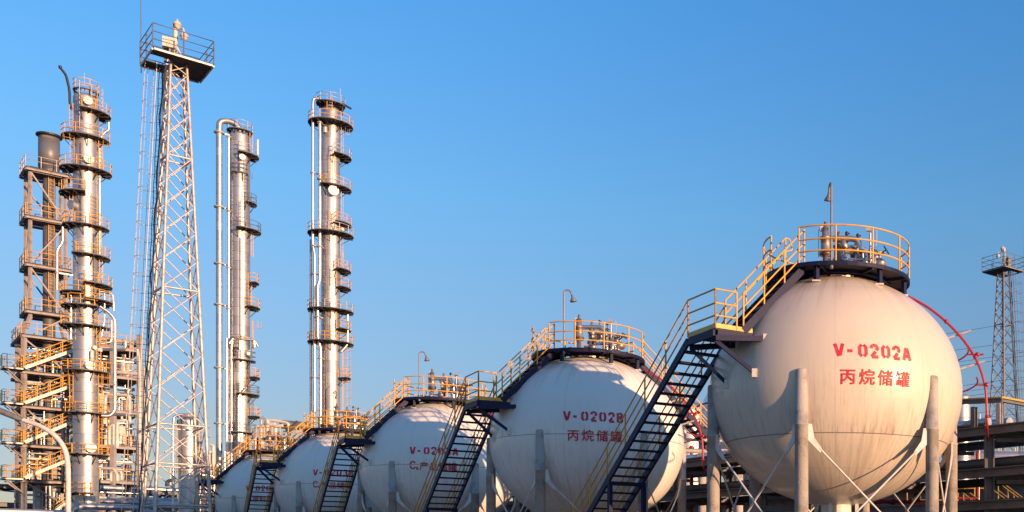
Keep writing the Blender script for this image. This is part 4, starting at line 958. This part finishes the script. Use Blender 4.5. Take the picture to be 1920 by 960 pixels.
# inside the left frame
for lab, pts, r_, m_ in (('white bent pipe low in the left frame', [(82, 960), (82, 920), (112, 918)], 0.16, 'white'), ('pale hooked pipe by the left post foot', [(38, 960), (38, 930), (36, 922)], 0.14, 'pale'),
                         ('thin pipe across the left frame above the bottom pipe', [(52, 928), (74, 928)], 0.10, 'pipe'), ('upright white pipe in the left frame, third storey', [(100, 832), (100, 790)], 0.12, 'white'),
                         ('silver pipe bending under the fourth floor of the left frame', [(90, 868), (92, 890), (112, 892)], 0.09, 'white'), ('horizontal silver pipe in the bottom bay of the left frame', [(80, 910), (128, 911)], 0.16, 'pipe'),
                         ('short upright pipe with a ball valve in the left frame', [(101, 935), (101, 922)], 0.12, 'white'), ('thin upright pipe in the left frame, second storey', [(76, 735), (76, 702)], 0.11, 'white'), ('pale pipe along the second floor of the left frame', [(78, 690), (78, 686), (108, 688), (108, 692)], 0.12, 'pipe')):
    pline(lab, PP(96.5, *pts), r_, m_)
t = Column('process_vessel', 'silver upright vessel inside the left frame, third storey', 'vessel', 74, 97.5, 10, 785, 'clad2', None)

# vessel seen through the mast's legs
v1 = Column('process_vessel', 'silver upright vessel with a looped pipe, seen through the legs of the lattice mast', 'vessel', 353, 78.0, 19, 782, 'clad', None)
v1.plat(783, 20, -180, 0, rail='galv', h=0.15); v1.pipe([(366, 788), (360, 779), (340, 779), (326, 784), (325, 800), (325, 960)], 2.6, -0.5, 'pipe'); v1.lad(-130, 890, 800, 'yellow', False)
v1.pipe([(342, 870), (342, 800)], 0.8, -0.9, 'clad_dark'); v1.lad(-25, 870, 795, 'galv', True); v1.plat(858, 26, -60, 20, rail='yellow'); v1.plat(828, 26, -40, 30, rail='yellow')
b = MB(); b.lathe([(v1.r + 0.01, -0.05), (v1.r + 0.07, -0.05), (v1.r + 0.07, 0.05), (v1.r + 0.01, 0.05)], (0, 0, v1.z(857)), 32); b.build('stiffener_ring', 'rusty', v1.t)

# ------------------------------------------------------------------ low pipe bridge along the back, left part
def level_pipe(label, px0, y, Y0, px1, r, m, group, ibeam=False, d=W2):
    a = P(px0, y, Y0); L_ = reach(a, d, px1); e = a + d * L_
    if ibeam:
        b = MB(); b.ibeam(V(0, 0, 0), e - a, r * 1.2, r * 2, 0.04); o = b.build('rack_beam', m, None, a); tag(o, label, 'beam', group); return o
    return pline(label, [a, e], r, m, group)
LG = 'silver pipes crossing the bottom left of the picture'
level_pipe('fat silver pipe along the bottom edge at the far left', -60, 957, 64, 122, 0.20, 'clad2', LG)
pline('fat silver pipe with a raised elbow behind the white lamp pole', [P(134, 975, 66), P(136, 957, 66), P(150, 949, 66.2), P(150, 949, 66.2) + W2 * 3.3, P(150, 949, 66.2) + W2 * 4.3 + V(0, 0, -0.6)], 0.21, 'clad2', LG)
level_pipe('bright silver pipe below the brown frame, second from the bottom', 188, 940, 74, 288, 0.15, 'clad2', LG)
level_pipe('cream beam above the bright pipes under the brown frame', 186, 933, 75, 300, 0.10, 'pale', LG)
level_pipe('short fat silver pipe just under the stair of the brown frame', 188, 914, 76, 232, 0.20, 'clad2', LG)
level_pipe('long thin silver pipe under the brown frame', 188, 923, 75.5, 268, 0.09, 'pipe', LG)
level_pipe('fat silver pipe crossing behind the lattice mast feet', 228, 915, 104, 372, 0.24, 'pipe', LG)
level_pipe('cream box pipe right of the lattice mast foot', 336, 926, 103, 440, 0.28, 'pale', LG)
level_pipe('thin pale pipe low behind the mast foot', 262, 938, 102, 440, 0.12, 'pale', LG)
level_pipe('dark fat pipe low behind the lattice mast', 262, 944, 104, 334, 0.42, 'clad2', LG)
level_pipe('pale thin pipe at the very bottom beside the mast', 290, 956, 100, 440, 0.18, 'pale', LG)
level_pipe('dull pipe behind the thick column foot', 186, 952, 78, 292, 0.16, 'clad_dark', LG)
pline('pale goose bend pipe right of the vessel, between mast legs', PP(101, (313, 912), (313, 903), (322, 900), (366, 902), (368, 930)), 0.17, 'pale')
pline('upright cream pipe between the mast legs', PP(101, (336, 960), (336, 922)), 0.2, 'pale')
pline('thin red tipped pipe cluster right of the vessel', PP(103, (365, 900), (365, 866), (384, 866), (386, 890)), 0.10, 'pale')
pline('crooked pale pipe left of the fat overhead line', PP(80, (400, 880), (400, 836), (395, 834)), 0.12, 'pale')
pline('angled pale pipe beside the mast right leg', PP(79, (386, 890), (388, 850), (394, 848)), 0.10, 'pale')
# low dark rack filling the yard behind
def rack(name, label, o, d, length, back, levels, post_step, bw, bh, m='grey', deck=True, first=0.0):
    t = thing(name, label, 'pipe rack', o, math.atan2(d[1], d[0]))
    n = int((length - first) / post_step)
    top = max(levels)
    for i in range(n + 1):
        for j in (0, back):
            b = MB(); x = first + i * post_step; b.ibeam((x, j, 0), (x, j, top + bh * 0.2), 0.26, 0.30, 0.04); b.build('post', m, t)
    for z in levels:
        for j in (0, back):
            b = MB(); jj = j - 0.17 if j == 0 else j + 0.17
            b.ibeam((0, jj, z - bh / 2), (length, jj, z - bh / 2), bw, bh, 0.035); b.build('long_beam', m, t)
        for i in range(n + 1):
            x = first + i * post_step; b = MB(); b.ibeam((x, 0.16, z - bh * 0.75), (x, back - 0.16, z - bh * 0.75), 0.2, bh, 0.035); b.build('cross_beam', m, t)
            if i < n:
                b = MB(); b.beam((x + 0.2, 0.1, z - bh - 0.15), (x + post_step * 0.5, back - 0.1, z - bh - 0.15), 0.12, 0.12); b.build('plan_brace', m, t)
        if deck:
            b = MB(); b.box((length / 2, back / 2, z + 0.03), (length, back * 0.9, 0.05)); b.build('grating', 'under', t)
    return t
lo = P(-140, 900, 92); lo.z = 0
rack('pipe_rack', 'dark low pipe rack behind the columns at the bottom left', lo, W2, 27, 3.0, [zat(938, 92), zat(902, 92)], 4.5, 0.25, 0.35, 'grey')
lo2 = P(250, 930, 110); lo2.z = 0
rack('pipe_rack', 'cream low pipe rack behind the lattice mast foot', lo2, W2, 14.0, 3.0, [zat(950, 110), zat(912, 110)], 3.5, 0.2, 0.3, 'frame')
hdrum('silver horizontal drum low behind the lattice mast', P(300, 950, 82) - V(0, 0, 0.6), 3.0, 0.5, W2)

# manifold above the two farthest tanks
mt = thing('pipe_manifold', 'pale pipe manifold with looped bends above the smallest tank', 'pipework', P(512, 870, 84) * 1.0)
o_ = V(mt.location)
for pts, r_, m_ in (([(478, 850), (478, 801), (488, 800), (488, 840)], 0.12, 'pale'), ([(491, 840), (491, 796), (516, 796)], 0.16, 'pale'), ([(502, 850), (502, 788)], 0.16, 'cream'), ([(500, 788), (512, 788), (541, 793), (541, 806)], 0.12, 'pale'),
                    ([(507, 830), (507, 804), (501, 802)], 0.12, 'pale'), ([(517, 825), (517, 799), (530, 798)], 0.14, 'white'), ([(490, 815), (490, 785), (494, 780), (501, 788)], 0.06, 'galv'), ([(540, 806), (556, 797), (560, 791)], 0.22, 'clad_dark')):
    b = MB(); b.pipe([q - o_ for q in PP(84, *pts)], r_, r_ * 2.5, 10); b.build('pipe_bend', m_, mt)
b = MB(); b.lathe([(0.0, 0), (0.55, 0.02), (0.6, 0.12), (0.3, 0.2), (0, 0.22)], P(520, 820, 83.5) - o_, 18); b.build('flange_cover', 'white', mt)
b = MB(); b.box(P(513, 823, 84.6) - o_, (3.2, 1.2, 0.10)); b.build('deck', 'grey', mt)
b = MB(); rails(b, [P(480, 822, 83.8) - o_, P(556, 822, 83.8) - o_], 0.9, 0.03, (1, 0.5), post=0.7); b.build('railing', 'yellow', mt)
b = MB()
for px in (482, 552): q = P(px, 823, 84.6) - o_; b.beam(q, V(q.x, q.y, -o_.z), 0.16, 0.16)
b.build('support', 'grey', mt)
hdrum('dark horizontal drum behind the rail of tank V-0203B', P(556, 806, 86) - V(0, 0, 0.3), 2.2, 0.35, W2, 'clad_dark')

# ------------------------------------------------------------------ long pipe rack behind the tanks
RY = 34.0
RO = P(1790, 817, RY)
zt = RO.z; z2 = zat(893, RY); z3 = zat(948, RY)
t0 = 7.4
ro_ = RO + G2 * (66 - t0); ro_.z = 0
rk = rack('pipe_rack', 'long dark grey pipe rack running behind the tanks, entering at the right edge', ro_, -G2, 66, 2.8, [zt + 0.16, z2 + 0.16, z3 + 0.1], 5.5, 0.26, 0.28, 'grey', True, 4.99)
def rl(s, y, z): return V(RO.x, RO.y, 0) + G2 * s + W2 * y + V(0, 0, z)
RG = 'pipes lying on the long rack behind the tanks'
for k, (y, dz, r_, m_, lev) in enumerate(((0.5, 0.0, 0.14, 'pipe', zt), (1.0, 0.0, 0.10, 'white', zt), (1.6, 0, 0.20, 'clad2', zt), (2.3, 0, 0.12, 'pale', zt), (0.7, 0, 0.16, 'clad_dark', z2), (1.4, 0, 0.12, 'pipe', z2), (2.2, 0, 0.2, 'clad_dark', z2))):
    nm = ('silver pipe nearest the edge on the upper level of the long rack', 'slim white pipe, second on the upper level of the long rack', 'fattest silver pipe on the upper level of the long rack', 'pale pipe at the back of the upper level of the long rack',
          'dull pipe nearest the edge on the middle level of the long rack', 'silver pipe in the centre of the middle level of the long rack', 'fat dull pipe at the back of the middle level of the long rack')[k]
    pline(nm, [rl(-1.0 if lev == zt else -8, y, lev + 0.25 + r_), rl(58, y, lev + 0.25 + r_)], r_, m_, RG, seg=12)
# guard frame and railing on the rack's right end
gr = thing('rack_guard_rail', 'yellow topped guard frame on the pipe rack at the right edge', 'railing', rl(0, 0, zt + 0.1))
o_ = V(gr.location)
for s, hgt, m_ in ((-0.75, 0.75, 'grey'), (-1.75, 0.75, 'galv'), (0.1, 0.95, 'grey')):
    b = MB(); q = rl(s, 0.05, zt + 0.1) - o_; b.ibeam(q, q + V(0, 0, hgt), 0.16, 0.16, 0.02); b.build('post', m_, gr)
b = MB(); b.ibeam(rl(0.3, 0.05, zt + 1.10) - o_, rl(-1.85, 0.05, zt + 0.94) - o_, 0.12, 0.14, 0.02); b.ibeam(rl(-1.75, 0.1, zt + 0.97) - o_, rl(-1.75, 3.4, zt + 0.97) - o_, 0.14, 0.12, 0.02); b.build('top_beam', 'grey', gr)
b = MB(); b.beam(rl(-1.75, 0.2, zt + 1.06) - o_, rl(-1.75, 3.4, zt + 1.06) - o_, 0.06, 0.05); b.beam(rl(0.3, 0.15, zt + 1.21) - o_, rl(-1.8, 0.15, zt + 1.05) - o_, 0.06, 0.04)
q = rl(-1.75, 2.3, zt + 0.1) - o_; b.beam(q, q + V(0, 0, 0.85), 0.08, 0.08); b.build('yellow_rail', 'yellow', gr)
pline('thin grey conduit dropping past the pipe rack at the right', PP(37.3, (1836, 778), (1837, 776), (1835, 960)), 0.028, 'galv', None)
# red fire mains
pline('red fire water pipe running low behind the nearest tank', PP(37, (1575, 941), (1740, 941)), 0.065, 'red', 'red fire water pipes', flanges=(0.15, 0.4, 0.6, 0.8))
pline('upright red pipe behind the pipe rack at the right', PP(42, (1833, 1010), (1833, 850), (1834, 846)), 0.07, 'red', 'red fire water pipes')
pline('short red cross pipe low at the right', PP(42, (1795, 934), (1832, 935)), 0.05, 'red', 'red fire water pipes')
pline('red upright stub with valve cap between the two nearest tanks', PP(46, (1297, 960), (1297, 850), (1297, 836)), 0.08, 'red', 'red fire water pipes', flanges=(1.7,))
# white pipe dropping right of tank V-0202B
pline('white bent pipe dropping right of tank V-0202B and turning to the tank V-0202A leg', PP(43.5, (1281, 765), (1284, 770), (1284, 824), (1325, 826), (1400, 828)), 0.06, 'white', None, 0.1)
pline('fat pale pipe between the two nearest tanks', PP(44.5, (1284, 845), (1420, 848)), 0.11, 'pale', None)
pline('slim silver pipe between the two nearest tanks', PP(45, (1284, 861), (1420, 864)), 0.07, 'pipe', None)
# vessels behind the rack
v2 = Column('insulated_vessel', 'crinkled silver insulated vessel behind the pipe rack, right of the nearest tank', 'vessel', 1803, 56.0, 17, 738, 'clad', None)
v3 = Column('insulated_vessel', 'grey upright vessel far behind, between the two nearest tanks', 'vessel', 1288, 74.0, 40, 752, 'clad2', None)
v3.plat(905, 46, -180, 0, rail='grey')
# long low filler building behind the rack, added to hide the bright horizon
ph = thing('filler_building', 'long dark low building added behind the pipe rack to hide bright gaps under the tanks', 'building', V(rl(0, 15, 0)), math.atan2(G2.y, G2.x))
hz = zat(912, 52)
b = MB(); b.box((18, -2.5, hz / 2), (60, 5, hz)); b.build('filler_wall', 'grey', ph)
b = MB(); b.box((18, -2.5, hz + 0.15), (61, 6.2, 0.28)); b.build('filler_roof', 'under', ph)
for k in range(14):
    b = MB(); b.box((-10 + k * 4.2, 0.02, hz * 0.55), (1.6, 0.10, 1.4)); b.build('filler_window', 'black', ph)
# second-row sphere behind
s2 = thing('spherical_tank', 'dull grey sphere tank of the back row, peeking out left of the nearest tank', 'storage tank', P(1462, 800, 60.0))
b = MB(); rr = 150 * 60.0 / F; b.lathe([(rr * math.cos(R(a)), rr * 0.9 * math.sin(R(a))) for a in range(-90, 91, 5)], seg=64); b.build('shell', 'shell_b', s2)
for k in range(8):
    a = R(20 + 45 * k); b = MB(); b.tube([V(rr * 0.98 * math.cos(a), rr * 0.98 * math.sin(a), -s2.location.z), V(rr * 0.98 * math.cos(a), rr * 0.98 * math.sin(a), 0.1)], 0.22, 12); b.build('leg', 'concrete', s2)
for z in (0.9, -0.4):
    b = MB(); b.tube(arc((0, 0), rr * 1.04, 150, 260, z, 6), 0.05, 6); b.build('spray_ring', 'red', s2)
# yellow railed stair low at the right
sr = thing('rack_stair', 'low stair with yellow rails descending right under the pipe rack', 'stairs', P(1860, 915, 43.0)); o_ = V(sr.location)
def yard_stair(t, a, e, w, n=9):
    a, e, w = V(a), V(e), V(w); flight(t, e, a, w, n, 'navy', 0.2, 0.22)
    for o in (V(0, 0, 0), w):
        b = MB(); rails(b, [a + o, e + o], 1.0, 0.03, (1, 0.55), post=0.9); b.build('handrail', 'yellow_shade', t)
yard_stair(sr, (0, 0, -0.6), (2.4, -1.2, -2.6), (0.35, 0.75, 0))
b = MB(); b.box((-0.7, 0.5, -0.6), (1.4, 1.2, 0.06)); b.build('landing', 'under', sr)
b = MB(); rails(b, [V(-1.4, -0.1, -0.57), V(-0.05, -0.1, -0.57)], 1.0, 0.03, (1, 0.55), post=0.7); b.build('landing_railing', 'yellow_shade', sr)
sr2 = thing('yard_stair', 'low yellow railed stair just right of the nearest tank legs', 'stairs', P(1790, 925, 40.0)); o_ = V(sr2.location)
yard_stair(sr2, (0, 0, -0.75), (1.7, -0.9, -2.2), (0.4, 0.7, 0), 7)
b = MB(); rails(b, [V(-1.8, 0.1, -0.75), V(-0.05, 0.0, -0.75)], 0.9, 0.03, (1, 0.55), post=0.8); b.build('landing_railing', 'yellow_shade', sr2)
b = MB(); b.box((-0.95, 0.55, -0.78), (1.9, 1.1, 0.05)); b.build('landing', 'under', sr2)
for k, (px, y0, Y, r_, lab) in enumerate(((1884, 905, 60, 0.16, 'leftmost of the bright upright pipes at the lower right'), (1897, 900, 60, 0.22, 'middle bright upright pipe at the lower right'), (1912, 896, 61, 0.26, 'rightmost bright upright pipe at the lower right'), (1871, 912, 62, 0.12, 'slim upright pipe left of the bright ones at the lower right'))):
    pline(lab, [P(px, y0, Y), V(P(px, y0, Y).x, Y, 0)], r_, 'pipe', 'bright upright pipes at the lower right', seg=14)
hdrum('silver horizontal exchanger shell seen through the rack at the right', P(1905, 868, 58) - V(0, 0, 0.5), 5.5, 0.42, (1, 0.1))
hdrum('silver horizontal drum seen through the rack right of the nearest tank', P(1815, 858, 58) - V(0, 0, 0.5), 2.6, 0.36, (1, 0.1))
# small scaffold tower seen through the rack
sc = thing('pipe_scaffold', 'small pale scaffold seen through the pipe rack below the distant mast', 'scaffold', P(1890, 870, 64)); sc.location.z = 0
for dx in (-0.5, 0.5):
    for dy in (-0.5, 0.5): MB().tube([V(dx, dy, 0), V(dx, dy, zat(838, 64))], 0.04, 6).build('standard', 'pale', sc)
for y in (848, 868, 890):
    b = MB(); z = zat(y, 64)
    for a_, e_ in (((-0.5, -0.5), (0.5, -0.5)), ((0.5, -0.5), (0.5, 0.5)), ((0.5, 0.5), (-0.5, 0.5)), ((-0.5, 0.5), (-0.5, -0.5))): b.tube([V(*a_, z), V(*e_, z)], 0.035, 6)
    b.build('ledger', 'pale', sc)
# power lines
for k, (y0, y1) in enumerate(((628, 588), (655, 630), (680, 650), (688, 657), (722, 700), (733, 712), (742, 722), (775, 757), (786, 768), (794, 776))):
    a, e = P(1600, y0 + 22, 190), P(2080, y1 - 18, 160); n = 20; sag = 1.2
    b = MB(); b.tube([a.lerp(e, i / n) - a - V(0, 0, sag * 4 * (i / n) * (1 - i / n) * 0.4) for i in range(n + 1)], 0.030, 5)
    o = b.build('power_line', 'wire', None, a)
    tag(o, ('topmost', 'second', 'third', 'fourth', 'fifth', 'sixth', 'seventh', 'eighth', 'ninth', 'lowest')[k] + ' of the thin power lines crossing the sky at the right', 'power line', 'power lines at the right')
# ------------------------------------------------------------------ street lamp at the bottom left
sp = thing('street_lamp', 'white curved street lamp pole leaning its dark head in from the left edge', 'street lamp', V(P(128, 960, 46).x, 46, 0)); o_ = V(sp.location)
b = MB(); b.tube(fillet([V(0, 0, 0)] + [q - o_ for q in PP(46, (128, 880), (124, 845), (108, 820), (80, 800), (44, 788))], 1.2), [0.115] * 0 or 0.10, 14); b.build('pole', 'white', sp)
b = MB(); a, e = P(46, 789, 46) - o_, P(-32, 757, 46) - o_
dirv = (e - a).normalized()
sec = []
for i, (w_, h_) in enumerate(((0.07, 0.07), (0.10, 0.09), (0.19, 0.13), (0.22, 0.14), (0.20, 0.12), (0.10, 0.07))):
    c = a.lerp(e, (0, 0.06, 0.16, 0.5, 0.85, 1.0)[i]); u = V(0, 1, 0); n_ = dirv.cross(u).normalized()
    sec.append([c + u * w_ * math.cos(2 * PI * k / 12) + n_ * h_ * math.sin(2 * PI * k / 12) for k in range(12)])
b.add([q for s_ in sec for q in s_], [(i * 12 + k, i * 12 + (k + 1) % 12, (i + 1) * 12 + (k + 1) % 12, (i + 1) * 12 + k) for i in range(5) for k in range(12)], True)
b.add(sec[0], [tuple(range(12))]); b.add(sec[-1], [tuple(range(12))])
b.build('lamp_head', 'lampgrey', sp)
